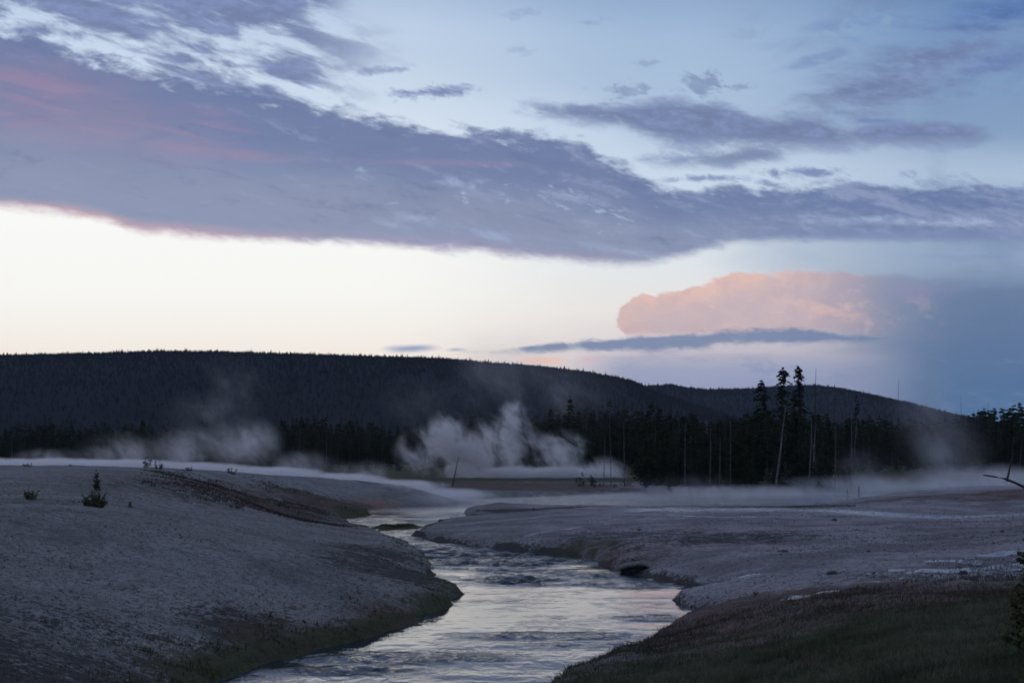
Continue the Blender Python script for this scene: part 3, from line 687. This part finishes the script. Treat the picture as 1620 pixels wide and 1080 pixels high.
# the wood behind, one mass
def wood(name, px0, px1, d0, d1, n, label, drop):
    px = rng.uniform(px0, px1, n); d = rng.uniform(d0, d1, n)
    V, F = [], []; lib = []
    for c in (0, 1, 2, 5):
        cv = np.array([tuple(v) for v in crown_mesh(300 + c, cb=.1, width=.14, levels=13, per=5, cs=.055, ragged=.4)[0]]); lib.append(cv)
    Vs, Fs, off = [], [], 0
    for p, q in zip(px, d):
        u, v = ray(p, top_at(p) + drop + abs(rng.normal()) * 12 + rng.random() * 18); x = u * q; h = EYE + v * q - .6; cv = lib[rng.integers(4)]
        a = rng.random() * 6.28; ca, sa = math.cos(a), math.sin(a); s = h * rng.uniform(1.0, 1.5)
        Vs.append(np.stack([x + (cv[:, 0] * ca - cv[:, 1] * sa) * s, q + (cv[:, 0] * sa + cv[:, 1] * ca) * s, .6 + cv[:, 2] * h], -1))
        Fs.append(np.arange(len(cv)).reshape(-1, 4) + off); off += len(cv)
    o = np_mesh(name, np.concatenate(Vs), np.concatenate(Fs), m_needle, False); tag(o, label, 'forest', kind='stuff')
wood('forest', -40, 1010, 470, 640, 800, 'dense dark pine forest behind the steaming flat', 2)
wood('forest', 1000, 1660, 430, 560, 520, 'dense dark pine forest at the right beyond the misty flat', 2)

# dead standing trunks
def snag(px, base, pt, top, label, group=None, r=.13, mat=None, d=None, stubs=5, seed=None):
    if d is None: _, d = ground_at(px, base, .7)
    u, _ = ray(px, base); x0 = u * d; z0 = hz(x0, d)
    x1, _, z1 = at_dist(pt, top, d); h = z1 - z0
    rd = random.Random(seed if seed is not None else int(px * 7 + top)); n = 8; pts = []; rad = []
    bow = rd.uniform(-.012, .012) * h
    for i in range(n):
        f = i / (n - 1); pts.append(((x1 - x0) * f + bow * math.sin(f * 3.14) + rd.uniform(-.02, .02), rd.uniform(-.1, .1) * (i > 0), -.3 + (h + .3) * f)); rad.append(r * (1 - f) ** .7 * .85 + r * .16)
    root = empty('dead_tree', (x0, d, z0)); tag(root, label, 'dead tree', group)
    v, f = tube(pts, rad, 7); link_mesh('trunk', v, f, mat or m_snag, root, True)
    for k in range(stubs):
        f = rd.uniform(.35, .97); i = min(int(f * (n - 1)), n - 2); q = Vector(pts[i]).lerp(Vector(pts[i + 1]), f * (n - 1) - i)
        a = rd.uniform(0, 6.28); L = rd.uniform(.25, .9) * (1.2 - f) * min(1.0, h / 8)
        e = q + Vector((math.cos(a) * L, math.sin(a) * L * .6, rd.uniform(-.35, .5) * L)); mid_ = q.lerp(e, .5) + Vector((0, 0, -.06 * L))
        v, fc = tube([q, mid_, e], [r * .24, r * .15, r * .05], 4); link_mesh('branch', v, fc, mat or m_snag, root, True)
    return root
snag(1225, 769, 1243, 640, 'pale bare trunk leaning right in front of the tallest pines', r=.17, stubs=4)
snag(1278, 766, 1284, 662, 'pale bare trunk, leftmost of the tight clump right of the leaning one', r=.13)
snag(1284, 765, 1291, 668, 'straight pale trunk, second from the left in the tight clump', r=.12)
snag(1294, 762, 1284, 690, 'pale trunk crossing the clump with its top leaning left', r=.12)
snag(1301, 750, 1300, 655, 'thin pale trunk just right of the tight clump', r=.11)
snag(1312, 748, 1302, 650, 'thin trunk leaning left beside the tight clump', r=.11)
snag(1320, 768, 1322, 662, 'slender bare pole standing alone between the clump and the forked pair', r=.09, stubs=7)
snag(1345, 768, 1347, 650, 'bare trunk with a dark burnt foot, left of the forked pair', r=.12, mat=m_snag)
snag(1348, 766, 1356, 656, 'pale bare trunk leaning right, right one of the forked pair', r=.11)
snag(1326, 744, 1343, 712, 'short broken trunk leaning right beside the forked pair', r=.08)
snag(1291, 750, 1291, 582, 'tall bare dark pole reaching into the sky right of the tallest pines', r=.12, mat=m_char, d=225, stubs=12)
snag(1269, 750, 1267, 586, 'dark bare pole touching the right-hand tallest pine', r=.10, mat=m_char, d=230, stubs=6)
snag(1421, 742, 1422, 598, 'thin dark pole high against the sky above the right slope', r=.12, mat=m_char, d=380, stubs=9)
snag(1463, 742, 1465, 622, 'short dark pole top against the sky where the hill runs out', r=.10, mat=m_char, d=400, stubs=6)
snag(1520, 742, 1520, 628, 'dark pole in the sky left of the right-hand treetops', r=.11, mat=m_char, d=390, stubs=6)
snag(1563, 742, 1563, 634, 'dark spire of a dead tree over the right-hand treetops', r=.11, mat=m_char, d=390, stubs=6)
for px, b, pt, tp, l in ((988, 742, 986, 662, 'thin pale trunk at the left of the near central stand'), (1083, 746, 1084, 664, 'pale trunk in the middle of the near central stand'), (955, 740, 957, 690, 'thin grey trunk in the shade right of the steam plume'),
                         (966, 741, 964, 668, 'second thin grey trunk in the shade right of the plume'), (1122, 738, 1123, 668, 'thin pale trunk right of the middle of the near stand'), (1155, 742, 1155, 655, 'long thin pale trunk left of the pointed pine'),
                         (1138, 740, 1140, 690, 'short pale trunk between two longer ones in the near stand'), (1468, 746, 1474, 690, 'short pale leaning trunk on the right flat'), (1484, 752, 1486, 700, 'small pale stick of a tree standing in the right mist'),
                         (1498, 754, 1498, 728, 'low grey stump in the mist of the right flat'), (1509, 758, 1508, 672, 'pale pole standing in the mist, tallest on the right flat'), (1530, 742, 1534, 690, 'thin curved bare tree right of the mist pole'),
                         (1568, 740, 1567, 668, 'faint pale trunk in the right-hand stand'), (1540, 742, 1541, 722, 'stubby pale trunk low on the right flat'), (1410, 745, 1411, 706, 'small pale trunk left of centre on the right flat'),
                         (1598, 746, 1604, 690, 'bare thin tree above the fallen log'), (1612, 752, 1618, 690, 'thin bare tree at the right edge of the stand')):
    snag(px, b, pt, tp, l, r=.065, d=min(ground_at(px, b, .7)[1], 198 + max(0, px - 1350) * .9) if px < 1350 else None, stubs=4)
for px, tp, l in ((18, 684, 'thin grey trunk at the left edge of the far stand'), (172, 680, 'thin grey trunk above the left steam'), (474, 676, 'thin pale trunk in the far stand left of centre'), (516, 678, 'pale trunk right beside another in the far stand'), (404, 600, 'lone bare pole above the drifting steam on the left')):
    if tp > 610: snag(px, 736, px + 1, tp, l, r=.10, d=388, stubs=3)
# leaning snag on the rust flat
s = snag(714, 770, 726, 721, 'dark bent stick leaning right before the steam plume', r=.10, mat=m_char, d=190, stubs=9, seed=5)
def log(pts, r, label, name='fallen_log'):
    P0 = at_dist(*pts[0]); root = empty(name, P0); tag(root, label, 'log')
    Q = [Vector(at_dist(*p)) - Vector(P0) for p in pts]
    v, f = tube([tuple(q) for q in Q], [r * (.4 + .6 * i / (len(Q) - 1)) for i in range(len(Q))], 8); link_mesh('trunk', v, f, m_char, root, True)
    return root, Q
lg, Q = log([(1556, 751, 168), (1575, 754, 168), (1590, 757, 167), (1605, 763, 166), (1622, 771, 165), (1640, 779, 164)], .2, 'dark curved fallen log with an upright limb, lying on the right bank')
bp = Vector(at_dist(1593, 761, 167)) - Vector(at_dist(1556, 751, 168)); b1 = Vector(at_dist(1597, 742, 167.3)) - Vector(at_dist(1556, 751, 168)); b2 = Vector(at_dist(1604, 716, 167.5)) - Vector(at_dist(1556, 751, 168))
v, f = tube([bp, b1, b2], [.14, .1, .04], 6); link_mesh('branch', v, f, m_char, lg, True)
snag(1341, 780, 1340, 772, 'low pale stump at the edge of the misty channel', r=.12, mat=m_char, d=174, stubs=4)
snag(1358, 778, 1359, 768, 'dark upright stump beside the misty channel', r=.14, mat=m_char, d=174, stubs=5)

# ================================================================== SHRUBS
def shrub(px, base, wpx, hpx, z, label, n=14, mat=None, name='shrub', upright=.6, seed=1, dens=1.0):
    x, d = ground_at(px, base, z); z0 = hz(x, d); k = d / FP; W = wpx * k / 2; H = hpx * k; rd = random.Random(seed)
    root = empty(name, (x, d, z0)); tag(root, label, 'shrub'); V, F = [], []; st = []
    for i in range(n):
        a = rd.uniform(0, 6.28); rr = rd.random() ** .6; L = H * rd.uniform(.45, 1.0) * (1.05 - .45 * rr)
        b = Vector((math.cos(a) * W * rr * .55, math.sin(a) * W * rr * .5, -.03)); e = Vector((math.cos(a) * W * rr * (1.25 - upright * .4), math.sin(a) * W * rr, L))
        st.append(tube([b, b.lerp(e, .5) + Vector((0, 0, .02)), e], [.016, .012, .005], 4))
        m = int(16 * dens)
        for j in range(m):
            f = rd.uniform(.12, 1.02); c = b.lerp(e, f) + Vector((rd.gauss(0, 1), rd.gauss(0, 1), rd.gauss(0, .6))) * (.035 + .05 * (1 - f)) * max(H, .5)
            clump(c, .085 * max(H, .45) * rd.uniform(.7, 1.3), rd, V, F)
    v, f = join(st); link_mesh('stem', v, f, m_bark, root); link_mesh('foliage', V, F, mat or m_leaf, root)
    return root
m_scrub = tint_mat('grey_green_scrub', ((.05, .055, .03), (.10, .10, .06)), 4.0)
shrub(50, 776, 26, 24, 3.55, 'small round green shrub at the far left of the pale mound', 12, seed=1)
r_ = shrub(150, 783, 42, 30, 3.45, 'large leafy shrub with a tall dark shoot, biggest on the left mound', 30, seed=2, dens=1.3)
shrub(152, 768, 16, 34, 3.5, 'dark upright young pine growing out of the biggest left shrub', 6, m_needle, 'pine_sapling', .9, 3)
shrub(207, 777, 12, 13, 3.5, 'tiny shrub standing alone right of the biggest left one', 5, seed=4)
shrub(44, 743, 20, 8, 3.95, 'low dark tuft on the skyline of the left mound', 8, seed=5)
shrub(112, 739, 12, 5, 3.95, 'very low tuft on the mound crest between larger shrubs', 5, seed=6)
shrub(230, 741, 18, 22, 3.8, 'open twiggy shrub on the crest, left half of the pair', 8, m_scrub, seed=7, dens=.7)
shrub(252, 742, 22, 18, 3.78, 'open twiggy shrub on the crest, right half of the pair', 9, m_scrub, seed=8, dens=.7)
shrub(300, 745, 26, 11, 3.6, 'low spreading shrub on the crest above the rusty hollow', 10, seed=9)
shrub(366, 747, 16, 17, 3.4, 'two-pronged green shrub on the crest above the rusty slope', 7, seed=10)
shrub(372, 806, 26, 9, 1.9, 'green tuft in the foot of the rusty hollow', 9, seed=11)
shrub(918, 768, 16, 26, .7, 'grey-green sapling before the steam, left one of two', 5, m_scrub, 'pine_sapling', .9, 12, .8)
shrub(937, 768, 12, 24, .7, 'darker sapling before the steam, right one of two', 4, m_needle, 'pine_sapling', .9, 13)
shrub(948, 768, 18, 8, .7, 'low dark brush at the foot of the two saplings', 8, seed=14)
shrub(992, 768, 30, 12, .7, 'spiky brush right of the two saplings', 11, m_scrub, seed=15, dens=.6)
shrub(974, 768, 14, 9, .7, 'small brush between the saplings and the spiky brush', 6, m_scrub, seed=16, dens=.6)
shrub(1091, 768, 8, 10, .7, 'little pale bush alone on the bank of the misty channel', 4, m_scrub, seed=17)
shrub(843, 801, 8, 6, .75, 'small dark knob of scrub on the crest of the right terrace', 5, seed=18)
shrub(995, 801, 10, 4, .8, 'low dark tuft on the terrace crest above the river bend', 5, seed=19)

# young pine just outside the right edge, its boughs reach into view
def young_pine(x, y, h, label, seed, wd):
    z0 = hz(x, y); root = empty('young_pine', (x, y, z0)); tag(root, label, 'tree'); rd = random.Random(seed)
    v, f = tube([(0, 0, -.1), (.03, 0, h * .5), (0, 0, h)], [.05, .035, .01], 8); link_mesh('trunk', v, f, m_bark, root, True)
    V, F = [], []; st = []
    for k in range(16):
        f_ = k / 16; z = h * (.08 + .9 * f_); R0 = wd * (1 - f_) ** .8 + .06
        for b in range(6):
            a = rd.uniform(0, 6.28); L = R0 * rd.uniform(.7, 1.1); e = Vector((math.cos(a) * L, math.sin(a) * L, z + L * rd.uniform(.15, .45))); b0 = Vector((0, 0, z))
            st.append(tube([b0, e], [.012, .005], 4))
            for j in range(12):
                g_ = rd.uniform(.25, 1.05); c = b0.lerp(e, g_)
                clump(c, .07, rd, V, F)
    v, f = join(st); link_mesh('branch', v, f, m_bark, root); link_mesh('needles', V, F, m_leaf, root)
x_, y_, _ = at_dist(1638, 900, 15.0); young_pine(x_, y_, 1.0, 'bushy young pine cut by the right edge, lower of the two', 3, .42)
x_, y_, _ = at_dist(1634, 860, 18.5); young_pine(x_, y_, 1.85, 'slim young pine cut by the right edge, upper one of the two', 4, .36)

# ================================================================== STONES
m_stone = tint_mat('dark_stone', ((.05, .048, .045), (.12, .11, .10)), 5.0)
m_pale = tint_mat('pale_stone', ((.45, .43, .42), (.6, .58, .56)), 5.0)
def stone(px, py, z, wpx, hpx, label, mat=None, group=None, name='stone', seed=None):
    x, d = ground_at(px, py, z); z0 = hz(x, d); k = d / FP; rd = np.random.default_rng(int(px)); u = np.linspace(0, np.pi, 9); w = np.linspace(0, 2 * np.pi, 14, endpoint=False)
    V = []; 
    for a in u:
        for b in w:
            n_ = 1 + .25 * math.sin(3 * b + px) * math.sin(2 * a + px) + rd.uniform(-.09, .09)
            V.append((math.sin(a) * math.cos(b) * n_ * wpx * k / 2, math.sin(a) * math.sin(b) * n_ * wpx * k / 2.4, math.cos(a) * n_ * hpx * k * .6))
    F = [(i * 14 + j, i * 14 + (j + 1) % 14, (i + 1) * 14 + (j + 1) % 14, (i + 1) * 14 + j) for i in range(8) for j in range(14)]
    o = link_mesh(name, V, F, mat or m_stone); o.location = (x, d, z0 + hpx * k * .12); tag(o, label, 'stone', group); return o
for px, py, z, w, h, l in ((1320, 826, .95, 9, 4, 'small dark stone near the bright strip of the right terrace'), (1356, 843, 1.05, 7, 4, 'dark stone a little nearer than the one by the bright strip'),
                           (1586, 838, 1.5, 6, 5, 'small dark stone high on the right of the terrace'), (1572, 858, 1.5, 4, 3, 'tiny dark stone left of the glinting puddle'), (1571, 869, 1.5, 7, 4, 'dark stone at the tip of the glinting puddle'),
                           (1524, 905, 1.5, 15, 8, 'dark lump in the middle of the wet shingle'), (1538, 919, 1.55, 20, 6, 'low dark mound at the foot of the wet shingle'), (1240, 874, 1.05, 16, 4, 'flat dark lump in the middle of the terrace'),
                           (1317, 903, 1.15, 18, 6, 'dark mossy hump above the white puddle'), (1374, 875, 1.15, 8, 3, 'small flat stone between the hump and the shingle'), (1012, 838, .75, 8, 3, 'small dark stone on the streaky part of the terrace'),
                           (40, 741, 3.9, 14, 5, 'dark boulder beside the low tuft on the left skyline'), (8, 940, 2.25, 5, 4, 'small dark pebble near the left edge of the mound'), (76, 951, 2.15, 5, 3, 'dark pebble on the lower left mound, left of another'),
                           (111, 964, 2.05, 6, 3, 'dark pebble on the lower left mound, right of another'), (215, 957, 1.9, 5, 4, 'lone dark pebble in the middle of the left mound'), (8, 974, 2.1, 6, 4, 'dark pebble low at the left edge')):
    stone(px, py, z, w, h, l)
for px, py, z, w, h, l in ((1104, 898, .75, 4, 4, 'tiny white stone on the slope above the river bend'), (1069, 918, .3, 3, 3, 'tiny white stone at the water edge of the river bend'), (1594, 952, 1.85, 4, 3, 'tiny white stone in the right-hand grass')):
    stone(px, py, z, w, h, l, m_pale)
# undercut ledge over the river
def ledge(px, py, wpx, hpx, z, label):
    x, d = ground_at(px, py, z); k = d / FP; W = wpx * k / 2; V, F = [], []; n = 22; rd = random.Random(4)
    ringsz = [(-.30, .70), (-.14, .72), (-.04, .98), (.06, 1.0), (.13, .85)]
    for zz, s_ in ringsz:
        for i in range(n):
            a = 2 * math.pi * i / n; q = 1 + rd.uniform(-.06, .06); V.append((math.cos(a) * W * s_ * q, math.sin(a) * W * 1.5 * s_ * q * (1 + .2 * math.sin(3 * a)) + (0 if s_ > .9 else .35), zz - .30 * abs(math.cos(a)) ** 2.2 + rd.uniform(-.015, .015)))
    for r_i in range(len(ringsz) - 1):
        for i in range(n): j = (i + 1) % n; F.append((r_i * n + i, r_i * n + j, (r_i + 1) * n + j, (r_i + 1) * n + i))
    F.append(tuple((len(ringsz) - 1) * n + i for i in range(n)))
    o = link_mesh('sinter_ledge', V, F, mt, None, True); o.location = (x, d + 1.9, z + .02); tag(o, label, 'rock ledge'); return o
ledge(1012, 896, 56, 10, .40, 'overhanging crust of the bank with a dark hollow under it')

# ================================================================== GRASS
m_grass = tint_mat('grass_blades', ((.06, .08, .04), (.15, .145, .085)), .9)
m_dry = tint_mat('dry_tufts', ((.05, .048, .04), (.15, .14, .125)), 2.5)
m_rustc = tint_mat('reddish_scrub', ((.045, .036, .03), (.10, .065, .05)), .6)
m_brown = tint_mat('brown_grass', ((.05, .044, .03), (.11, .092, .062)), 1.4)
m_moss = tint_mat('bank_moss', ((.04, .05, .022), (.09, .095, .045)), 2.5)
def blades(name, x, y, hgt, wid, mat, label, per=1, spread=.02):
    n = len(x) * per; x = np.repeat(x, per) + rng.normal(0, spread, n); y = np.repeat(y, per) + rng.normal(0, spread, n); hgt = np.repeat(hgt, per) * rng.uniform(.5, 1.2, n)
    z = height(x, y) - .01; a = rng.uniform(0, 2 * np.pi, n); w = np.broadcast_to(wid, (n,)) if np.ndim(wid) == 0 else np.repeat(wid, per); l = hgt * rng.normal(0, .4, n); l2 = hgt * rng.normal(0, .4, n)
    V = np.empty((n, 3, 3)); V[:, 0] = np.stack([x - np.cos(a) * w, y - np.sin(a) * w, z], -1); V[:, 1] = np.stack([x + np.cos(a) * w, y + np.sin(a) * w, z], -1); V[:, 2] = np.stack([x + l, y + l2, z + hgt], -1)
    o = np_mesh(name, V.reshape(-1, 3), np.arange(n * 3).reshape(-1, 3), mat, False); tag(o, label, 'grass', kind='stuff'); return o
def scatter(n, a0, a1, y0, y1, dens):
    y = np.exp(rng.uniform(math.log(y0), math.log(y1), n)); a = rng.uniform(a0, a1, n); x = a * y; s = signed(x, y)
    k = rng.random(n) < dens(x, y, s); return x[k], y[k], s[k]
X_, Y_, S_ = scatter(150000, .0, .45, 14, 42, lambda x, y, s: (s > .15) * (x > 0) * sstep(-.35, .25, (31 - y) / 8 + fbm(x, y, 14.0, 3, 61) * .6) * (.35 + .65 * sstep(-.2, .3, fbm(x, y, 1.5, 3, 101))))
blades('grass', X_, Y_, .07 + .09 * rng.random(len(X_)), .006 + .0004 * Y_[:len(X_)] * 0, m_grass, 'short dark green grass of the lower right foreground', 2, .03)
X_, Y_, S_ = scatter(60000, .05, .45, 24, 50, lambda x, y, s: (s > .2) * sstep(.3, -.3, (31 - y) / 8 + fbm(x, y, 14.0, 3, 61) * .6) * sstep(46, 38, y + fbm(x, y, 6.0, 3, 66) * 8) * (.25 + .75 * sstep(-.1, .35, fbm(x, y, 1.8, 3, 102))))
blades('grass', X_, Y_, .06 + .10 * rng.random(len(X_)), .009, m_brown, 'tangled brown dead grass between the green foreground and the pale terrace', 2, .04)
X_, Y_, S_ = scatter(60000, -.40, .05, 17, 80, lambda x, y, s: (s > .05) * (x < 4) * np.exp(-np.maximum(s, 0) / 1.1) * (.3 + .7 * sstep(-.2, .3, fbm(x, y, 1.2, 3, 111))))
blades('grass', X_, Y_, .07 + .10 * rng.random(len(X_)), .010, m_moss, 'dark mossy grass fringing the near left bank of the river', 3, .04)
X_, Y_, S_ = scatter(50000, -.42, .40, 17, 75, lambda x, y, s: (s > .02) * (s < 2.2) * (y < 75) * sstep(.12, .4, fbm(x, y, .8, 3, 151)) * (.35 + .65 * (x < 2)))
blades('ground_cover', X_, Y_, .04 + .08 * rng.random(len(X_)), .03, m_moss, 'dark clumps of low growth along the eroded river banks', 2, .05)
X_, Y_, S_ = scatter(60000, -.26, -.08, 78, 132, lambda x, y, s: (s > .5) * sstep(-.05, .5, fbm(x, y, 4.0, 4, 161)) * np.exp(-((x + 18) / 12) ** 2 - ((y - 104) / 18) ** 2))
blades('ground_cover', X_, Y_, .06 + .10 * rng.random(len(X_)), .05, m_rustc, 'dark reddish scrub in the hollow between the two left mounds', 1, .05)
X_, Y_, S_ = scatter(70000, -.45, -.02, 15, 75, lambda x, y, s: (s > .5) * (x < 0) * (.06 + .9 * sstep(.0, .5, fbm(x, y, 3.0, 3, 121) + (30 - y) * .02)))
blades('dry_ground_cover', X_, Y_, .02 + .035 * rng.random(len(X_)), .018, m_dry, 'sparse low dry tufts scattered over the left mound', 3, .04)
X_, Y_, S_ = scatter(30000, .05, .45, 34, 110, lambda x, y, s: (s > .4) * (.05 + .8 * sstep(.1, .5, fbm(x, y, 4.0, 3, 131))))
blades('dry_ground_cover', X_, Y_, .02 + .04 * rng.random(len(X_)), .025, m_dry, 'sparse low dry tufts scattered over the right terrace', 3, .05)
X_, Y_, S_ = scatter(16000, -.04, .24, 111, 120, lambda x, y, s: (s > .5) * (x / y > ray(742, 800)[0]) * sstep(-.1, .5, fbm(x, y, 4.0, 3, 141)))
blades('ground_cover', X_, Y_, .03 + .07 * rng.random(len(X_)) ** 2, .05, m_moss, 'thin dark line of low growth along the crest of the right terrace', 1)
n_ = 5000; a_ = rng.uniform(0, 6.28, n_); r_ = np.sqrt(rng.random(n_)); X_ = isl_c[0] + np.cos(a_) * r_ * 1.3; Y_ = isl_c[1] + np.sin(a_) * r_ * 2.3
blades('grass', X_, Y_, (.06 + .12 * rng.random(n_)) * (1.1 - r_), .02, m_moss, 'green tuft of grass on the tiny island in the river', 1)

X_, Y_, S_ = scatter(9000, .02, .42, 14, 30, lambda x, y, s: (s > .3) * sstep(.15, .5, fbm(x, y, 1.0, 3, 171)))
blades('grass', X_, Y_, .12 + .14 * rng.random(len(X_)), .007, m_brown, 'taller straw coloured tufts sticking out of the foreground grass', 5, .05)
# loose pebbles of sinter
def pebbles(n, a0, a1, y0, y1, label, seed):
    x, y, s = scatter(n, a0, a1, y0, y1, lambda x, y, s: (s > .05) * (.12 + .88 * sstep(.1, .45, fbm(x, y, 2.5, 3, seed))))
    n = len(x); z = height(x, y); r = .012 + .035 * rng.random(n) ** 3 + y * .0002
    O = np.array([(1, 0, 0), (0, 1, 0), (-1, 0, 0), (0, -1, 0), (0, 0, .7), (0, 0, -.5)])[None] * rng.uniform(.6, 1.3, (n, 6, 1))
    a = rng.uniform(0, 6.28, n); c_, s_ = np.cos(a)[:, None], np.sin(a)[:, None]
    V = np.stack([x[:, None] + (O[..., 0] * c_ - O[..., 1] * s_) * r[:, None], y[:, None] + (O[..., 0] * s_ + O[..., 1] * c_) * r[:, None], z[:, None] + O[..., 2] * r[:, None]], -1)
    T_ = np.array([(0, 1, 4), (1, 2, 4), (2, 3, 4), (3, 0, 4), (1, 0, 5), (2, 1, 5), (3, 2, 5), (0, 3, 5)])
    F = (np.arange(n) * 6)[:, None, None] + T_[None]
    o = np_mesh('gravel', V.reshape(-1, 3), F.reshape(-1, 3), m_stone, False); tag(o, label, 'gravel', kind='stuff')
pebbles(16000, -.42, .0, 16, 80, 'loose dark pebbles and crumbs of crust strewn over the left mound', 181)
pebbles(12000, .05, .42, 34, 110, 'loose dark pebbles and crumbs of crust strewn over the right terrace', 191)

# ================================================================== STEAM
def steam(name, blobs, dens, scale, label, th=(.40, .66), stretch=(1, 1, .8), step=.6, dist=.7, pad=1.06, rough=.55):
    """blobs: (x, y, z, rx, ry, rz, weight); the hull is a rounded box round them"""
    lo = np.min([[b[i] - b[3 + i] for i in range(3)] for b in blobs], 0); hi = np.max([[b[i] + b[3 + i] for i in range(3)] for b in blobs], 0); lo[2] = max(lo[2], -.1)
    m, t, out = material('steam_' + str(int(blobs[0][0] + blobs[0][1])))
    g = t.pos(); x, y, z = t.sep(g); tot = None
    for bx, by, bz, rx, ry, rz, w in blobs:
        q = ((x - bx) / rx).pow(2.0); q = ((x - bx) * (1 / rx)); q = q * q
        a = (y - by) * (1 / ry); c = (z - bz) * (1 / rz); r2 = q + a * a + c * c
        f = (1.0 - r2).max(0.0); f = f * f * w if rz > 1.5 else f * w; tot = f if tot is None else tot.max(f) + tot.min(f) * .4
    nz = t.noise(t.vec(x * stretch[0] + z * .4, y * stretch[1], z * stretch[2]), scale, 5, rough, dist)
    nz2 = t.noise(t.vec(x + z * .5, y, z), scale * 2.6, 5, .65, .9)
    d = tot * (nz.sm(th[0], th[1]) * .85 + (tot - .45).max(0.0) * .5) * (nz2.sm(.34, .66) * .8 + .2) * dens
    vn_ = t.n.new('ShaderNodeVolumePrincipled'); t.l.new(d.s, vn_.inputs['Density']); vn_.inputs['Color'].default_value = (1, .985, .96, 1); vn_.inputs['Anisotropy'].default_value = .5
    t.l.new(vn_.outputs[0], out.inputs['Volume']); m.cycles.volume_step_rate = step
    c = (lo + hi) / 2; h = (hi - lo) / 2 * pad
    V = [(sx * h[0], sy * h[1], sz * h[2]) for sz in (-1, 1) for sy in (-1, 1) for sx in (-1, 1)]
    F = [(0, 2, 3, 1), (4, 5, 7, 6), (0, 1, 5, 4), (2, 6, 7, 3), (0, 4, 6, 2), (1, 3, 7, 5)]
    o = link_mesh(name, V, F, m); o.location = c; tag(o, label, 'steam', kind='stuff'); return o
def B(px, py, d, rxp, rzp, ry, w=1.0):
    x, y, z = at_dist(px, py, d); k = d / FP; return (x, y, z, rxp * k, ry, rzp * k, w)
D = 262
steam('steam', [B(850, 754, D, 170, 24, 7, 1.7), B(738, 724, D, 64, 52, 5, 1.2), B(708, 690, D, 44, 50, 4, .9), B(796, 700, D, 70, 60, 5, .75), B(808, 662, D, 34, 38, 4, .85), B(885, 715, D, 60, 42, 5, .65), B(948, 744, D, 54, 28, 5, 1.0), B(665, 714, D, 50, 46, 4, .6)],
      1.9, .27, 'billowing white steam plume rising from the vent in the middle', (.44, .64), step=.5, rough=.62, dist=.8)
L = []
for px, py in ((-20, 734), (90, 734), (200, 736), (310, 741), (420, 748), (520, 758), (610, 768), (690, 782)):
    L.append(B(px, py + 1, 150, 110, 13, 9, 1.9))
L += [B(80, 728, 152, 70, 24, 6, .6), B(190, 718, 152, 80, 42, 6, .75), B(300, 712, 154, 70, 46, 7, .5), B(385, 702, 154, 74, 56, 7, .75), B(480, 736, 152, 70, 30, 6, .5), B(575, 750, 150, 70, 28, 6, .5)]
steam('steam', L, .62, .30, 'low bright steam blowing along behind the left mound', (.43, .63), step=.6, dist=.8, rough=.62)
steam('steam', [B(1000, 790, 160, 200, 14, 14, 1.0), B(1200, 783, 170, 220, 18, 16, 1.3), B(1400, 768, 190, 220, 22, 18, 1.2), B(1570, 758, 205, 180, 30, 18, 1.2), B(1500, 722, 210, 70, 70, 9, .4), B(1375, 735, 210, 70, 40, 8, .35), B(700, 790, 140, 110, 12, 8, .9), B(1090, 770, 190, 120, 24, 8, .4)],
      .17, .18, 'thin mist drifting over the far channel on the right', (.36, .64), step=.9)
steam('steam', [B(1330, 809, 110, 190, 8, 5, 1.0), B(1520, 809, 112, 190, 8, 5, .9), B(1130, 808, 110, 150, 7, 5, .8)], .16, .4, 'ground mist over the shallow film of the right terrace', (.36, .64), step=1.0)
steam('steam', [B(800, 590, 320, 150, 90, 16, .9), B(900, 630, 320, 120, 80, 14, .9), B(700, 640, 320, 120, 80, 14, .8)], .045, .08, 'faint steam drifting up across the long hill above the plume', (.38, .66), step=1.3)
steam('steam', [B(375, 600, 260, 80, 70, 10, .9), B(335, 650, 260, 100, 60, 10, .9)], .05, .13, 'faint wisp of steam across the left part of the long hill', (.40, .66), step=1.3)
steam('steam', [B(1475, 650, 300, 90, 90, 12, 1.0), B(1500, 715, 290, 90, 70, 12, 1.0)], .055, .10, 'faint column of steam rising where the right hill runs out', (.38, .66), step=1.3)

# ================================================================== HAZE
m, t, out = material('haze_air')
vn_ = t.n.new('ShaderNodeVolumePrincipled'); vn_.inputs['Density'].default_value = .000027; vn_.inputs['Color'].default_value = (.70, .80, 1, 1)
t.l.new(vn_.outputs[0], out.inputs['Volume'])
hx, y0, y1, z0, z1 = 21000, -60, 8200, -4, 420
V = [(sx, sy, sz) for sz in (z0, z1) for sy in (y0, y1) for sx in (-hx, hx)]
o = link_mesh('haze', V, [(0, 2, 3, 1), (4, 5, 7, 6), (0, 1, 5, 4), (2, 6, 7, 3), (0, 4, 6, 2), (1, 3, 7, 5)], m); tag(o, 'thin blue evening air over the whole valley', 'haze', kind='stuff')
scene.cycles.use_denoising = True
scene.view_settings.view_transform = 'Standard'; scene.view_settings.look = 'None'; scene.view_settings.exposure = 0; scene.view_settings.gamma = 1
scene.cycles.max_bounces = 5; scene.cycles.diffuse_bounces = 2; scene.cycles.glossy_bounces = 2; scene.cycles.volume_bounces = 3; scene.cycles.transparent_max_bounces = 8
scene.cycles.filter_width = 1.8
